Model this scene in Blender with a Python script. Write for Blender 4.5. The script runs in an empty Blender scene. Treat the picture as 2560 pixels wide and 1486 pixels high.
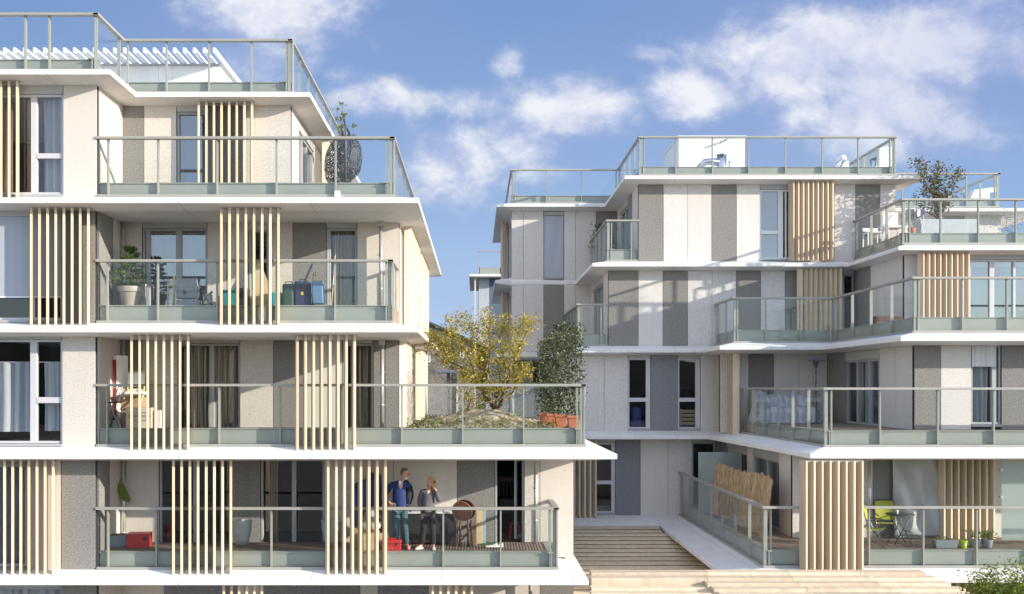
import bpy, math, random
from mathutils import Vector, Matrix, Quaternion
random.seed(7)
S = bpy.context.scene
COL = S.collection
F, VX, VY, EYE = 2436.0, 1190.0, 970.0, 7.3
def wx(px, Y): return (px - VX) * Y / F
def wz(py, Y): return EYE - (py - VY) * Y / F
R = math.radians
# ---------------------------------------------------------------- materials
MATS = {}
def nodes(name):
    m = bpy.data.materials.new(name); m.use_nodes = True
    nt = m.node_tree; nt.nodes.clear()
    out = nt.nodes.new('ShaderNodeOutputMaterial')
    return m, nt, out
def coords(nt, scale=(1, 1, 1), geo=False):
    tc = nt.nodes.new('ShaderNodeTexCoord'); mp = nt.nodes.new('ShaderNodeMapping')
    mp.inputs['Scale'].default_value = scale
    nt.links.new(tc.outputs['Object'], mp.inputs['Vector'])
    return mp.outputs['Vector']
def noise(nt, vec, scale, detail=2.0, rough=0.5):
    n = nt.nodes.new('ShaderNodeTexNoise'); n.inputs['Scale'].default_value = scale
    n.inputs['Detail'].default_value = detail; n.inputs['Roughness'].default_value = rough
    nt.links.new(vec, n.inputs['Vector']); return n.outputs['Fac']
def ramp(nt, fac, stops):
    r = nt.nodes.new('ShaderNodeValToRGB'); e = r.color_ramp.elements
    while len(e) < len(stops): e.new(0.5)
    for i, (p, c) in enumerate(stops):
        e[i].position = p; e[i].color = (c[0], c[1], c[2], 1)
    nt.links.new(fac, r.inputs['Fac']); return r.outputs['Color']
def mixc(nt, fac, a, b, mode='MIX'):
    m = nt.nodes.new('ShaderNodeMix'); m.data_type = 'RGBA'; m.blend_type = mode
    for s, v in ((0, fac), (6, a), (7, b)):
        if hasattr(v, 'links') or hasattr(v, 'is_linked'): nt.links.new(v, m.inputs[s])
        elif s == 0: m.inputs[0].default_value = v
        else: m.inputs[s].default_value = (v[0], v[1], v[2], 1)
    return m.outputs[2]
def mul(c, k): return tuple(min(1, x * k) for x in c)
def bumpn(nt, fac, strength, dist):
    b = nt.nodes.new('ShaderNodeBump'); b.inputs['Strength'].default_value = strength
    b.inputs['Distance'].default_value = dist; nt.links.new(fac, b.inputs['Height']); return b.outputs['Normal']
def principled(nt, out, col, rough=0.6, metal=0.0, normal=None, spec=None):
    p = nt.nodes.new('ShaderNodeBsdfPrincipled')
    if hasattr(col, 'is_linked'): nt.links.new(col, p.inputs['Base Color'])
    else: p.inputs['Base Color'].default_value = (col[0], col[1], col[2], 1)
    p.inputs['Roughness'].default_value = rough; p.inputs['Metallic'].default_value = metal
    if spec is not None: p.inputs['Specular IOR Level'].default_value = spec
    if normal is not None: nt.links.new(normal, p.inputs['Normal'])
    nt.links.new(p.outputs[0], out.inputs['Surface']); return p
def plain(name, col, rough=0.6, metal=0.0, var=0.08, scale=6.0, bump=0.0, stretch=(1, 1, 1)):
    m, nt, out = nodes(name); v = coords(nt, stretch)
    f = noise(nt, v, scale, 4, 0.6)
    c = ramp(nt, f, [(0.3, mul(col, 1 - var)), (0.7, mul(col, 1 + var))])
    nrm = bumpn(nt, noise(nt, v, scale * 8, 3), bump, 0.01) if bump else None
    principled(nt, out, c, rough, metal, nrm); MATS[name] = m; return m
def speckle(name, lo, mid, hi, scale=26, rough=0.9, p=(0.36, 0.5, 0.64), st=0.5):
    m, nt, out = nodes(name); v = coords(nt)
    f = noise(nt, v, scale, 3, 0.75)
    c = ramp(nt, f, [(p[0], lo), (p[1], mid), (p[2], hi)])
    big = noise(nt, coords(nt, (1.4, 1.4, 0.35)), 1.6, 4, 0.6)
    c = mixc(nt, 0.6, c, ramp(nt, big, [(0.3, (0.93, 0.925, 0.92)), (0.7, (1, 1, 1))]), 'MULTIPLY')
    oi = nt.nodes.new('ShaderNodeObjectInfo')
    c = mixc(nt, 1.0, c, ramp(nt, oi.outputs['Random'], [(0, (0.93, 0.93, 0.935)), (1, (1, 1, 1))]), 'MULTIPLY')
    c = mixc(nt, 0.7, c, ramp(nt, noise(nt, coords(nt, (7, 7, .35)), 1.4, 4, .7), [(.28, (.90, .895, .885)), (.44, (1, 1, 1))]), 'MULTIPLY')
    principled(nt, out, c, rough, 0, bumpn(nt, f, st, 0.012)); MATS[name] = m; return m
def streaky(name, a, b, scale=3, rough=0.6, stretch=(9, 9, 0.5), bump=0.1):
    m, nt, out = nodes(name)
    v = coords(nt, stretch); f = noise(nt, v, scale, 5, 0.65)
    g = noise(nt, coords(nt, (5, 5, .2)), 1.3, 2)
    c = ramp(nt, f, [(0.3, a), (0.7, b)])
    c = mixc(nt, 0.7, c, ramp(nt, g, [(0.35, (0.8, 0.76, 0.72)), (0.65, (1, 1, 1))]), 'MULTIPLY')
    oi = nt.nodes.new('ShaderNodeObjectInfo')
    c = mixc(nt, 1.0, c, ramp(nt, oi.outputs['Random'], [(0, (0.78, 0.77, 0.76)), (0.5, (0.97, 0.94, 0.9)), (1, (1, 1, 1))]), 'MULTIPLY')
    principled(nt, out, c, rough, 0, bumpn(nt, f, bump, 0.01)); MATS[name] = m; return m
def glass(name, tint, ior=1.45, frost=0.0, gain=1.0):
    m, nt, out = nodes(name)
    t = nt.nodes.new('ShaderNodeBsdfTransparent'); t.inputs[0].default_value = (*tint, 1)
    g = nt.nodes.new('ShaderNodeBsdfGlossy'); g.inputs['Roughness'].default_value = frost * 0.4
    g.inputs['Color'].default_value = (0.95, 0.97, 1, 1)
    fr = nt.nodes.new('ShaderNodeFresnel'); fr.inputs['IOR'].default_value = ior
    ge = nt.nodes.new('ShaderNodeNewGeometry'); mi = nt.nodes.new('ShaderNodeMapRange'); mi.inputs[3].default_value = ior; mi.inputs[4].default_value = 1 / ior
    nt.links.new(ge.outputs['Backfacing'], mi.inputs[0]); nt.links.new(mi.outputs[0], fr.inputs['IOR'])
    mu = nt.nodes.new('ShaderNodeMath'); mu.operation = 'MULTIPLY'; mu.use_clamp = True; mu.inputs[1].default_value = gain
    nt.links.new(fr.outputs[0], mu.inputs[0])
    mx = nt.nodes.new('ShaderNodeMixShader'); nt.links.new(mu.outputs[0], mx.inputs[0])
    first = t
    if frost:
        d = nt.nodes.new('ShaderNodeBsdfTranslucent'); d.inputs[0].default_value = (0.75, 0.82, 0.8, 1)
        d2 = nt.nodes.new('ShaderNodeBsdfDiffuse'); d2.inputs[0].default_value = (0.6, 0.68, 0.66, 1)
        a1 = nt.nodes.new('ShaderNodeMixShader'); a1.inputs[0].default_value = 0.5
        nt.links.new(d.outputs[0], a1.inputs[1]); nt.links.new(d2.outputs[0], a1.inputs[2])
        a2 = nt.nodes.new('ShaderNodeMixShader'); a2.inputs[0].default_value = frost
        nt.links.new(t.outputs[0], a2.inputs[1]); nt.links.new(a1.outputs[0], a2.inputs[2]); first = a2
    nt.links.new(first.outputs[0], mx.inputs[1]); nt.links.new(g.outputs[0], mx.inputs[2])
    nt.links.new(mx.outputs[0], out.inputs['Surface']); MATS[name] = m; return m
def cloth(name, col, trans=0.4, alpha=0.0, col2=None, stripe=6.0):
    m, nt, out = nodes(name)
    v = coords(nt, (stripe, stripe, 0.05)); f = noise(nt, v, 2.2, 3)
    c = ramp(nt, f, [(0.42, col), (0.58, col2 or mul(col, 0.85))])
    d = nt.nodes.new('ShaderNodeBsdfDiffuse'); t = nt.nodes.new('ShaderNodeBsdfTranslucent')
    nt.links.new(c, d.inputs[0]); nt.links.new(c, t.inputs[0])
    mx = nt.nodes.new('ShaderNodeMixShader'); mx.inputs[0].default_value = trans
    nt.links.new(d.outputs[0], mx.inputs[1]); nt.links.new(t.outputs[0], mx.inputs[2]); last = mx
    if alpha:
        tr = nt.nodes.new('ShaderNodeBsdfTransparent'); m2 = nt.nodes.new('ShaderNodeMixShader'); m2.inputs[0].default_value = alpha
        nt.links.new(mx.outputs[0], m2.inputs[1]); nt.links.new(tr.outputs[0], m2.inputs[2]); last = m2
    nt.links.new(last.outputs[0], out.inputs['Surface']); MATS[name] = m; return m
def leaf(name, cols, trans=0.35):
    m, nt, out = nodes(name)
    g = nt.nodes.new('ShaderNodeNewGeometry')
    c = ramp(nt, g.outputs['Random Per Island'], [(i / max(1, len(cols) - 1), k) for i, k in enumerate(cols)])
    d = nt.nodes.new('ShaderNodeBsdfPrincipled'); d.inputs['Roughness'].default_value = 0.55
    t = nt.nodes.new('ShaderNodeBsdfTranslucent')
    nt.links.new(c, d.inputs['Base Color']); nt.links.new(c, t.inputs[0])
    mx = nt.nodes.new('ShaderNodeMixShader'); mx.inputs[0].default_value = trans
    nt.links.new(d.outputs[0], mx.inputs[1]); nt.links.new(t.outputs[0], mx.inputs[2])
    nt.links.new(mx.outputs[0], out.inputs['Surface']); MATS[name] = m; return m

speckle('smooth', (0.61, 0.56, 0.505), (0.635, 0.585, 0.53), (0.655, 0.605, 0.55), 14, p=(0.3, 0.5, 0.7), st=0.08)
speckle('grain', (0.50, 0.46, 0.415), (0.61, 0.565, 0.51), (0.68, 0.635, 0.58), 27, p=(0.32, 0.46, 0.62))
speckle('smooth_white', (0.635, 0.605, 0.57), (0.66, 0.63, 0.595), (0.68, 0.65, 0.615), 14, p=(0.3, 0.5, 0.7), st=0.08)
speckle('grain_white', (0.52, 0.495, 0.47), (0.64, 0.61, 0.58), (0.71, 0.68, 0.65), 27, p=(0.32, 0.46, 0.62))
speckle('dark', (0.165, 0.16, 0.15), (0.235, 0.225, 0.21), (0.33, 0.315, 0.295), 30, p=(0.36, 0.5, 0.66))
speckle('slate', (0.16, 0.165, 0.18), (0.24, 0.245, 0.26), (0.32, 0.325, 0.34), 24, p=(0.33, 0.5, 0.7))
def concrete():
    m, nt, out = nodes('white_concrete'); tc = nt.nodes.new('ShaderNodeTexCoord'); sp_ = nt.nodes.new('ShaderNodeSeparateXYZ'); nt.links.new(tc.outputs['Object'], sp_.inputs[0])
    def mt(op, x, y):
        n = nt.nodes.new('ShaderNodeMath'); n.operation = op
        for i, v in enumerate((x, y)):
            if hasattr(v, 'is_linked'): nt.links.new(v, n.inputs[i])
            else: n.inputs[i].default_value = v
        return n.outputs[0]
    line = mt('LESS_THAN', mt('ABSOLUTE', mt('SUBTRACT', mt('FRACT', mt('MULTIPLY', sp_.outputs[0], 1 / 2.9), 0), .5), 0), .0035)
    c1 = ramp(nt, noise(nt, coords(nt, (1, 1, 1)), 1.1, 6, .65), [(.28, (.69, .68, .655)), (.6, (.775, .77, .76))])
    st = ramp(nt, noise(nt, coords(nt, (7, 7, .5)), 1.5, 4, .7), [(.30, (.86, .85, .83)), (.46, (1, 1, 1))])
    c2 = mixc(nt, .8, c1, st, 'MULTIPLY'); c3 = mixc(nt, mt('MULTIPLY', line, .55), c2, (.38, .37, .36))
    principled(nt, out, c3, .7); MATS['white_concrete'] = m
concrete()
speckle('old_concrete', (0.73, 0.725, 0.715), (0.76, 0.755, 0.745), (0.78, 0.775, 0.765), 3.0, p=(0.3, 0.5, 0.7), rough=0.7, st=0.03)
plain('sage_metal', (0.29, 0.30, 0.265), 0.45, 0.0, 0.05, 2)
plain('rail_metal', (0.34, 0.335, 0.30), 0.45, 0.1, 0.05, 2)
plain('frame_grey', (0.36, 0.37, 0.375), 0.45, 0, 0.04, 3)
plain('frame_mid', (0.54, 0.54, 0.56), 0.4, 0, 0.03, 3)
plain('frame_white', (0.74, 0.74, 0.74), 0.4, 0, 0.03, 3)
plain('shutter_grey', (0.42, 0.42, 0.41), 0.5, 0, 0.06, 2)
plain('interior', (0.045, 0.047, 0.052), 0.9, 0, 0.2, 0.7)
plain('dark_gap', (0.03, 0.03, 0.035), 0.9)
plain('zinc', (0.55, 0.56, 0.55), 0.35, 0.6, 0.1, 4)
plain('duct_metal', (0.62, 0.66, 0.72), 0.22, 0.95, 0.06, 5)
streaky('fin_wood', (0.64, 0.53, 0.38), (0.77, 0.66, 0.50), 2.5)
streaky('fin_pale', (0.66, 0.57, 0.45), (0.77, 0.70, 0.58), 2.5)
streaky('fin_larch', (0.58, 0.45, 0.32), (0.69, 0.56, 0.42), 2.5)
streaky('step_wood', (0.68, 0.57, 0.43), (0.82, 0.71, 0.55), 1.0, 0.75, (0.35, 7, 9), 0.15)
streaky('bark', (0.12, 0.085, 0.06), (0.25, 0.19, 0.14), 4, 0.9, (6, 6, 1), 0.5)
glass('rail_glass', (0.97, 0.985, 0.98), 1.36, 0, 0.6)
glass('pane_glass', (0.88, 0.89, 0.90), 1.5, 0, 1.0); glass('pane_bright', (0.6, 0.62, 0.66), 1.7, 0, 2.6)
glass('frosted_glass', (0.8, 0.87, 0.85), 1.4, 0.6)
cloth('sheer', (0.82, 0.82, 0.84), 0.35, 0.05)
cloth('sheer_blue', (0.84, 0.85, 0.83), 0.25, 0.0, (0.46, 0.53, 0.62), 4)
cloth('linen', (0.68, 0.52, 0.37), 0.3, 0, (0.44, 0.33, 0.23))
cloth('stripe_drape', (0.80, 0.70, 0.56), 0.3, 0, (0.16, 0.15, 0.14), 16)
cloth('grey_drape', (0.50, 0.52, 0.53), 0.3, 0.0)
cloth('blind_fabric', (0.50, 0.53, 0.60), 0.2, 0, (0.48, 0.51, 0.58))
cloth('white_blind', (0.78, 0.78, 0.80), 0.2)
def decking():
    m, nt, out = nodes('decking')
    tc = nt.nodes.new('ShaderNodeTexCoord'); w = nt.nodes.new('ShaderNodeTexWave')
    w.wave_type = 'BANDS'; w.bands_direction = 'X'; w.inputs['Scale'].default_value = 4.6; w.inputs['Distortion'].default_value = 0
    nt.links.new(tc.outputs['Object'], w.inputs['Vector'])
    c = ramp(nt, w.outputs['Fac'], [(0.0, (0.05, 0.035, 0.028)), (0.16, (0.05, 0.035, 0.028)), (0.26, (0.27, 0.20, 0.155)), (1, (0.34, 0.26, 0.205))])
    c = mixc(nt, 0.8, c, ramp(nt, noise(nt, coords(nt, (8, 0.6, 1)), 2, 4), [(0.3, (0.6, 0.58, 0.56)), (0.7, (1, 1, 1))]), 'MULTIPLY')
    principled(nt, out, c, 0.75, 0, bumpn(nt, w.outputs['Fac'], 0.4, 0.01)); MATS['decking'] = m
decking()
# ---------------------------------------------------------------- mesh helpers
class Fr:
    """local frame of a wall line seen from outside: u runs left to right, v goes inwards"""
    def __init__(s, p0, p1):
        s.p = Vector((p0[0], p0[1], 0)); d = Vector((p1[0] - p0[0], p1[1] - p0[1], 0))
        s.L = d.length; s.u = d.normalized(); s.v = Vector((-s.u.y, s.u.x, 0))
    def w(s, a, b, z): q = s.p + s.u * a + s.v * b; return (q.x, q.y, z)
class MB:
    def __init__(s): s.V = []; s.F = []; s.smooth = []
    def add(s, vs, fs, sm=False):
        n = len(s.V); s.V += [tuple(v) for v in vs]
        s.F += [tuple(i + n for i in f) for f in fs]; s.smooth += [sm] * len(fs); return s
    def box(s, x0, x1, y0, y1, z0, z1):
        return s.add([(x0, y0, z0), (x1, y0, z0), (x1, y1, z0), (x0, y1, z0), (x0, y0, z1), (x1, y0, z1), (x1, y1, z1), (x0, y1, z1)],
                     [(0, 3, 2, 1), (4, 5, 6, 7), (0, 1, 5, 4), (1, 2, 6, 5), (2, 3, 7, 6), (3, 0, 4, 7)])
    def fbox(s, fr, u0, u1, v0, v1, z0, z1, bev=0.0):
        pts = [fr.w(u0, v0, z0), fr.w(u1, v0, z0), fr.w(u1, v1, z0), fr.w(u0, v1, z0), fr.w(u0, v0, z1), fr.w(u1, v0, z1), fr.w(u1, v1, z1), fr.w(u0, v1, z1)]
        return s.add(pts, [(0, 3, 2, 1), (4, 5, 6, 7), (0, 1, 5, 4), (1, 2, 6, 5), (2, 3, 7, 6), (3, 0, 4, 7)])
    def tube(s, pts, r, n=8, sm=True, cap=True):
        pts = [Vector(p) for p in pts]; rs = r if isinstance(r, (list, tuple)) else [r] * len(pts)
        rings = []; vs = []; ref = None
        for i, p in enumerate(pts):
            d = (pts[min(i + 1, len(pts) - 1)] - pts[max(i - 1, 0)])
            if d.length < 1e-9: d = Vector((0, 0, 1))
            d.normalize()
            if ref is None: ref = Vector((1, 0, 0)) if abs(d.x) < 0.8 else Vector((0, 1, 0))
            a = (ref - d * ref.dot(d)).normalized(); b = d.cross(a); ref = a
            for k in range(n):
                t = 2 * math.pi * k / n; vs.append(p + (a * math.cos(t) + b * math.sin(t)) * rs[i])
        fs = []
        for i in range(len(pts) - 1):
            for k in range(n):
                fs.append((i * n + k, i * n + (k + 1) % n, (i + 1) * n + (k + 1) % n, (i + 1) * n + k))
        if cap: fs.append(tuple(range(n))[::-1]); fs.append(tuple(range((len(pts) - 1) * n, len(pts) * n)))
        return s.add(vs, fs, sm)
    def bar(s, a, b, w, h=None):
        """rectangular bar from a to b"""
        a, b = Vector(a), Vector(b); d = (b - a).normalized(); h = h or w
        up = Vector((0, 0, 1)) if abs(d.z) < 0.9 else Vector((0, 1, 0))
        x = d.cross(up).normalized() * (w / 2); y = x.cross(d).normalized() * (h / 2)
        vs = [a - x - y, a + x - y, a + x + y, a - x + y, b - x - y, b + x - y, b + x + y, b - x + y]
        return s.add(vs, [(0, 3, 2, 1), (4, 5, 6, 7), (0, 1, 5, 4), (1, 2, 6, 5), (2, 3, 7, 6), (3, 0, 4, 7)])
    def lathe(s, prof, n=24, c=(0, 0, 0), sm=True):
        vs = []; fs = []
        for (r, z) in prof:
            for k in range(n):
                t = 2 * math.pi * k / n; vs.append((c[0] + r * math.cos(t), c[1] + r * math.sin(t), c[2] + z))
        for i in range(len(prof) - 1):
            for k in range(n): fs.append((i * n + k, i * n + (k + 1) % n, (i + 1) * n + (k + 1) % n, (i + 1) * n + k))
        return s.add(vs, fs, sm)
    def poly(s, pts, z0, z1):
        n = len(pts)
        return s.add([(x, y, z0) for x, y in pts] + [(x, y, z1) for x, y in pts],
                     [tuple(range(n))[::-1], tuple(range(n, 2 * n))] + [(i, (i + 1) % n, n + (i + 1) % n, n + i) for i in range(n)])
    def grid(s, fn, nu, nv, sm=True):
        vs = [fn(i / nu, j / nv) for j in range(nv + 1) for i in range(nu + 1)]
        return s.add(vs, [(j * (nu + 1) + i, j * (nu + 1) + i + 1, (j + 1) * (nu + 1) + i + 1, (j + 1) * (nu + 1) + i) for j in range(nv) for i in range(nu)], sm)
    def build(s, name, mat, parent=None, world=False, label=None):
        org = Vector(ORG.get(parent.name, (0, 0, 0))) if (parent and world) else Vector((0, 0, 0))
        me = bpy.data.meshes.new(name); me.from_pydata([tuple(Vector(v) - org) for v in s.V], [], s.F)
        me.polygons.foreach_set('use_smooth', s.smooth); me.update()
        me.materials.append(MATS[mat] if isinstance(mat, str) else mat)
        o = bpy.data.objects.new(name, me); COL.objects.link(o)
        if parent: o.parent = parent; ORG[o.name] = tuple(org) if world else ORG.get(parent.name, (0, 0, 0))
        if label: o['label'] = label
        return o
ORG = {}
def tag(o, label=None, cat=None, group=None, kind=None):
    if label: o['label'] = label
    if cat: o['category'] = cat
    if group: o['group'] = group
    if kind: o['kind'] = kind
    return o
def thing(name, label, cat, loc=(0, 0, 0), rz=0, group=None):
    o = bpy.data.objects.new(name, None); COL.objects.link(o); o.location = loc; o.rotation_euler = (0, 0, rz)
    o.empty_display_size = 0.2; ORG[o.name] = tuple(loc); return tag(o, label, cat, group)
def copy_tree(o, loc=None, rz=None, label=None, parent=None):
    c = o.copy(); COL.objects.link(c); c.parent = parent
    if loc is not None: c.location = loc
    if rz is not None: c.rotation_euler = (0, 0, rz)
    if label: c['label'] = label
    for ch in list(o.children): copy_tree(ch, parent=c)
    return c
def bevel(o, w=0.01, seg=2):
    m = o.modifiers.new('bevel', 'BEVEL'); m.width = w; m.segments = seg; m.limit_method = 'ANGLE'; return o
# ---------------------------------------------------------------- building elements (all in world coordinates)
def slab(B, outer, inner, L, name='floor_slab'):
    n = len(outer); zt, zb = L - 0.13, L - 0.245; it, ib = L, L - 0.31
    V = [(x, y, zt) for x, y in outer] + [(x, y, zb) for x, y in outer] + [(x, y, it) for x, y in inner] + [(x, y, ib) for x, y in inner]
    Fc = [tuple(range(2 * n, 3 * n)), tuple(range(3 * n, 4 * n))[::-1]]
    for i in range(n):
        j = (i + 1) % n
        Fc += [(i + n, j + n, j, i), (i, j, 2 * n + j, 2 * n + i), (n + j, n + i, 3 * n + i, 3 * n + j)]
    return bevel(MB().add(V, Fc).build(name, 'white_concrete', B, True), 0.012, 2)
def panels(B, p0, p1, z0, z1, segs, name='wall_panel'):
    """segs: (u0,u1,material); facade panels with a thin open joint between, and a dark backing behind the joints"""
    fr = Fr(p0, p1)
    for (a, b, m) in segs:
        MB().fbox(fr, a + 0.006, b - 0.006, 0, 0.12, z0, z1).build(name, m, B, True)
    return fr
def backing(B, p0, p1, z0, z1, us):
    fr = Fr(p0, p1)
    for (a, b) in us: MB().fbox(fr, a, b, 0.02, 0.115, z0 + .01, z1 - .01).build('joint_backing', 'dark_gap', B, True)
def curtain(fr, u0, u1, v, z0, z1, waves, amp, mat, par, ph=0.0, name='curtain'):
    nu = max(8, int(waves * 8)); w = u1 - u0
    def fn(a, b):
        return fr.w(u0 + w * a + 0.01 * math.sin(9 * a + b * 3), v + amp * math.sin(a * waves * 6.283 + ph + 0.5 * math.sin(b * 2 + a * 5)) * (0.7 + 0.3 * b), z1 + (z0 - z1) * b)
    return MB().grid(fn, nu, 6).build(name, mat, par, True)
def window(B, p0, p1, zb, zt, box=0.28, mull=(), trans=(), curt=(), name='window', fmat='frame_grey', sill=True, fw=0.055, glassmat='pane_glass', reveal=0.10, panes=None):
    """mull: u of vertical bars (u,w); trans: (u0,u1,z,h); curt: (u0,u1,z0,z1,mat,waves)"""
    fr = Fr(p0, p1); W = fr.L; f = MB(); g0 = zt - box
    sb = 0.06 if sill else 0.02
    f.fbox(fr, 0.003, fw, reveal - 0.06, reveal + 0.06, zb + sb, g0); f.fbox(fr, W - fw, W - 0.003, reveal - 0.06, reveal + 0.06, zb + sb, g0)
    f.fbox(fr, fw, W - fw, reveal - 0.06, reveal + 0.06, g0 - fw, g0); f.fbox(fr, fw, W - fw, reveal - 0.06, reveal + 0.06, zb + sb, zb + sb + fw)
    for (u, w) in mull: f.fbox(fr, u - w / 2, u + w / 2, reveal - 0.05, reveal + 0.055, zb + sb + fw, g0 - fw)
    for (a, b, z, h) in trans: f.fbox(fr, a, b, reveal - 0.057, reveal + 0.05, z - h / 2, z + h / 2)
    o = bevel(f.build(name, fmat, B, True), 0.008)
    MB().fbox(fr, fw, W - fw, reveal, reveal + 0.012, zb + sb + fw, g0 - fw).build('pane', glassmat, o, True)
    if box: bevel(MB().fbox(fr, 0.01, W - 0.01, -0.004, 0.2, g0 + 0.005, zt - 0.002).build('shutter_box', 'shutter_grey', o, True), 0.01)
    if sill: MB().fbox(fr, 0.0, W, -0.03, 0.2, zb, zb + 0.055).build('sill', 'frame_grey', o, True)
    for c in curt: curtain(fr, c[0], c[1], reveal + 0.16, c[2], c[3], c[5], 0.05, c[4], o)
    return o
def fwindow(B, Y, x0, x1, yt, yb, boxpx=20, mull=(), trans=(), curt=(), **k):
    X0, X1 = wx(x0, Y), wx(x1, Y); s = Y / F
    return window(B, (X0, Y), (X1, Y), wz(yb, Y), wz(yt, Y), boxpx * s, [((m - x0) * s, w * s) for m, w in mull],
                  [((a - x0) * s, (b - x0) * s, wz(y, Y), h * s) for a, b, y, h in trans],
                  [((a - x0) * s, (b - x0) * s, wz(y1, Y), wz(y0, Y), m, n) for a, b, y0, y1, m, n in curt], **k)
def fpanels(B, Y, z0, z1, segs):
    X0 = wx(segs[0][0], Y); fr = panels(B, (X0, Y), (X0 + 30, Y), z0, z1, [(wx(a, Y) - X0, wx(b, Y) - X0, m) for a, b, m in segs])
    runs = []
    for a, b, m in segs:
        a, b = wx(a, Y) - X0, wx(b, Y) - X0
        if runs and a - runs[-1][1] < 0.05: runs[-1][1] = b
        else: runs.append([a, b])
    backing(B, (X0, Y), (X0 + 30, Y), z0, z1, runs)
def spanels(B, X, face, z0, z1, segs):
    """wall at constant X facing +1 or -1; segs (Ystart,Yend,mat) near to far"""
    for (a, b, m) in segs:
        p0, p1 = ((X, a), (X, b)) if face > 0 else ((X, b), (X, a))
        panels(B, p0, p1, z0, z1, [(0, abs(b - a), m)])
    a, b = segs[0][0], segs[-1][1]
def screen(B, p0, p1, z0, z1, n, mat='fin_wood', ang=20, depth=0.20, th=0.052, name='timber_screen'):
    """row of upright timber fins; each fin a sub-part, carried by top and bottom bars"""
    fr = Fr(p0, p1); st = fr.L / (n - 1)
    o = MB().fbox(fr, -0.04, fr.L + 0.04, 0.04, 0.09, z1 - 0.03, z1 + 0.01).build(name, 'rail_metal', B, True)
    a = R(ang)
    for i in range(n):
        c = fr.p + fr.u * (st * i)
        d = (-fr.u * math.sin(a) + fr.v * math.cos(a)); e = (fr.u * math.cos(a) + fr.v * math.sin(a))
        q = [c - e * th / 2, c + e * th / 2, c + e * th / 2 + d * depth, c - e * th / 2 + d * depth]
        MB().add([(p.x, p.y, z0) for p in q] + [(p.x, p.y, z1) for p in q], [(0, 3, 2, 1), (4, 5, 6, 7), (0, 1, 5, 4), (1, 2, 6, 5), (2, 3, 7, 6), (3, 0, 4, 7)]).build('fin', mat, o, True)
    return o
def fscreen(B, Y, x0, x1, z0, z1, n, **k): return screen(B, (wx(x0, Y), Y), (wx(x1, Y), Y), z0, z1, n, **k)
def railing(B, path, zb, zt, capz, posts=None, sp=1.3, name='railing', ends=(True, True), glaze='rail_glass'):
    """glass balustrade: handrail, upright posts, outer glass panes, low metal upstand behind the glass"""
    hr = MB(); up = MB(); br = MB()
    root = None; subs = []
    for i in range(len(path) - 1):
        fr = Fr(path[i], path[i + 1]); Lh = fr.L
        e0 = -0.03 if i == 0 else 0.0; convex = 0
        hr.fbox(fr, -0.03, Lh + 0.03, -0.03 + 0.002 * (i % 2), 0.10, zt - 0.06 - 0.001 * i, zt - 0.002 * i)
        br.fbox(fr, 0, Lh, -0.025 + 0.003 * (i % 2), 0.09, zb + 0.0, zb + 0.055 - 0.002 * i)
        up.fbox(fr, 0.02, Lh - 0.02, 0.125, 0.16, zb + 0.056, capz - 0.03)
        up.fbox(fr, 0.0, Lh, 0.10, 0.24 - .003 * i, capz - 0.028, capz - 0.002 * i)
        if posts and posts[i] is not None: us = [u for u in posts[i]]
        else:
            k = max(1, round(Lh / sp)); us = [0.06 + (Lh - 0.12) * j / k for j in range(k + 1)]
        for u in us: subs.append(('post', 'rail_metal', MB().fbox(fr, u - 0.018, u + 0.018, 0.03, 0.11, zb + 0.056, zt - 0.061)))
        cuts = sorted([0.0] + [u for u in us if 0.3 < u < Lh - 0.3] + [Lh])
        for a, b in zip(cuts[:-1], cuts[1:]): subs.append(('glass_pane', glaze, MB().fbox(fr, a + 0.008, b - 0.008, 0.004, 0.016, zb + 0.056, zt - 0.062)))
    root = bevel(hr.build(name, 'rail_metal', B, True), 0.008)
    bevel(up.build('upstand', 'sage_metal', root, True), 0.005); br.build('bottom_rail', 'rail_metal', root, True)
    for n, m, mb in subs: mb.build(n, m, root, True)
    return root
def pxs(Y, x0, xs): return [(x - x0) * Y / F for x in xs]
def pipe(B, x, y, z0, z1, r=0.045, hopper=True):
    mb = MB(); mb.tube([(x, y, z0), (x, y, z1)], r, 12)
    for z in (z0 + 0.6, (z0 + z1) / 2 + .3):
        mb.tube([(x, y, z), (x, y, z + 0.03)], r + 0.012, 12); mb.box(x - .1, x + .1, y - 0.008, y + .008, z + .005, z + .02)
    if hopper: mb.box(x - 0.07, x + 0.07, y - 0.07, y + 0.07, z1 - 0.12, z1 - 0.005)
    return mb.build('downpipe', 'zinc', B, True)
# ================================================================ LEFT BUILDING
LL = [3.197, 5.973, 8.763, 11.61, 14.44]
A = thing('apartment_building', 'white balconied apartment block filling the left half, with bare timber fins', 'building', (-8, 23, 0))
P0, P1 = 22.0, 23.6
XB = wx(242, P0)           # corner of the bay
def c(L): return L - 0.312
# slabs ---------------------------------------------------------
d = 0.55
def lslab(xr, back, L, name='floor_slab'):
    slab(A, [(-17, 21.45), (xr, 21.45), (xr, back), (-17, back)], [(-17, 22), (xr - .6, 22), (xr - .6, back - .5), (-17, back - .5)], L, name)
lslab(2.48, 33.5, LL[0]); lslab(3.108, 33.5, LL[1]); lslab(-1.27, 35.8, LL[2]); lslab(-1.26, 35.6, LL[3])
slab(A, [(-17, 21.45), (-8.05, 21.45), (-8.05, 23.1), (-3.93, 23.1), (-3.93, 34), (-17, 34)],
        [(-17, 22.0), (-8.58, 22.0), (-8.58, 23.62), (-4.49, 23.62), (-4.49, 33.5), (-17, 33.5)], LL[4], 'roof_slab')
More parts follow.
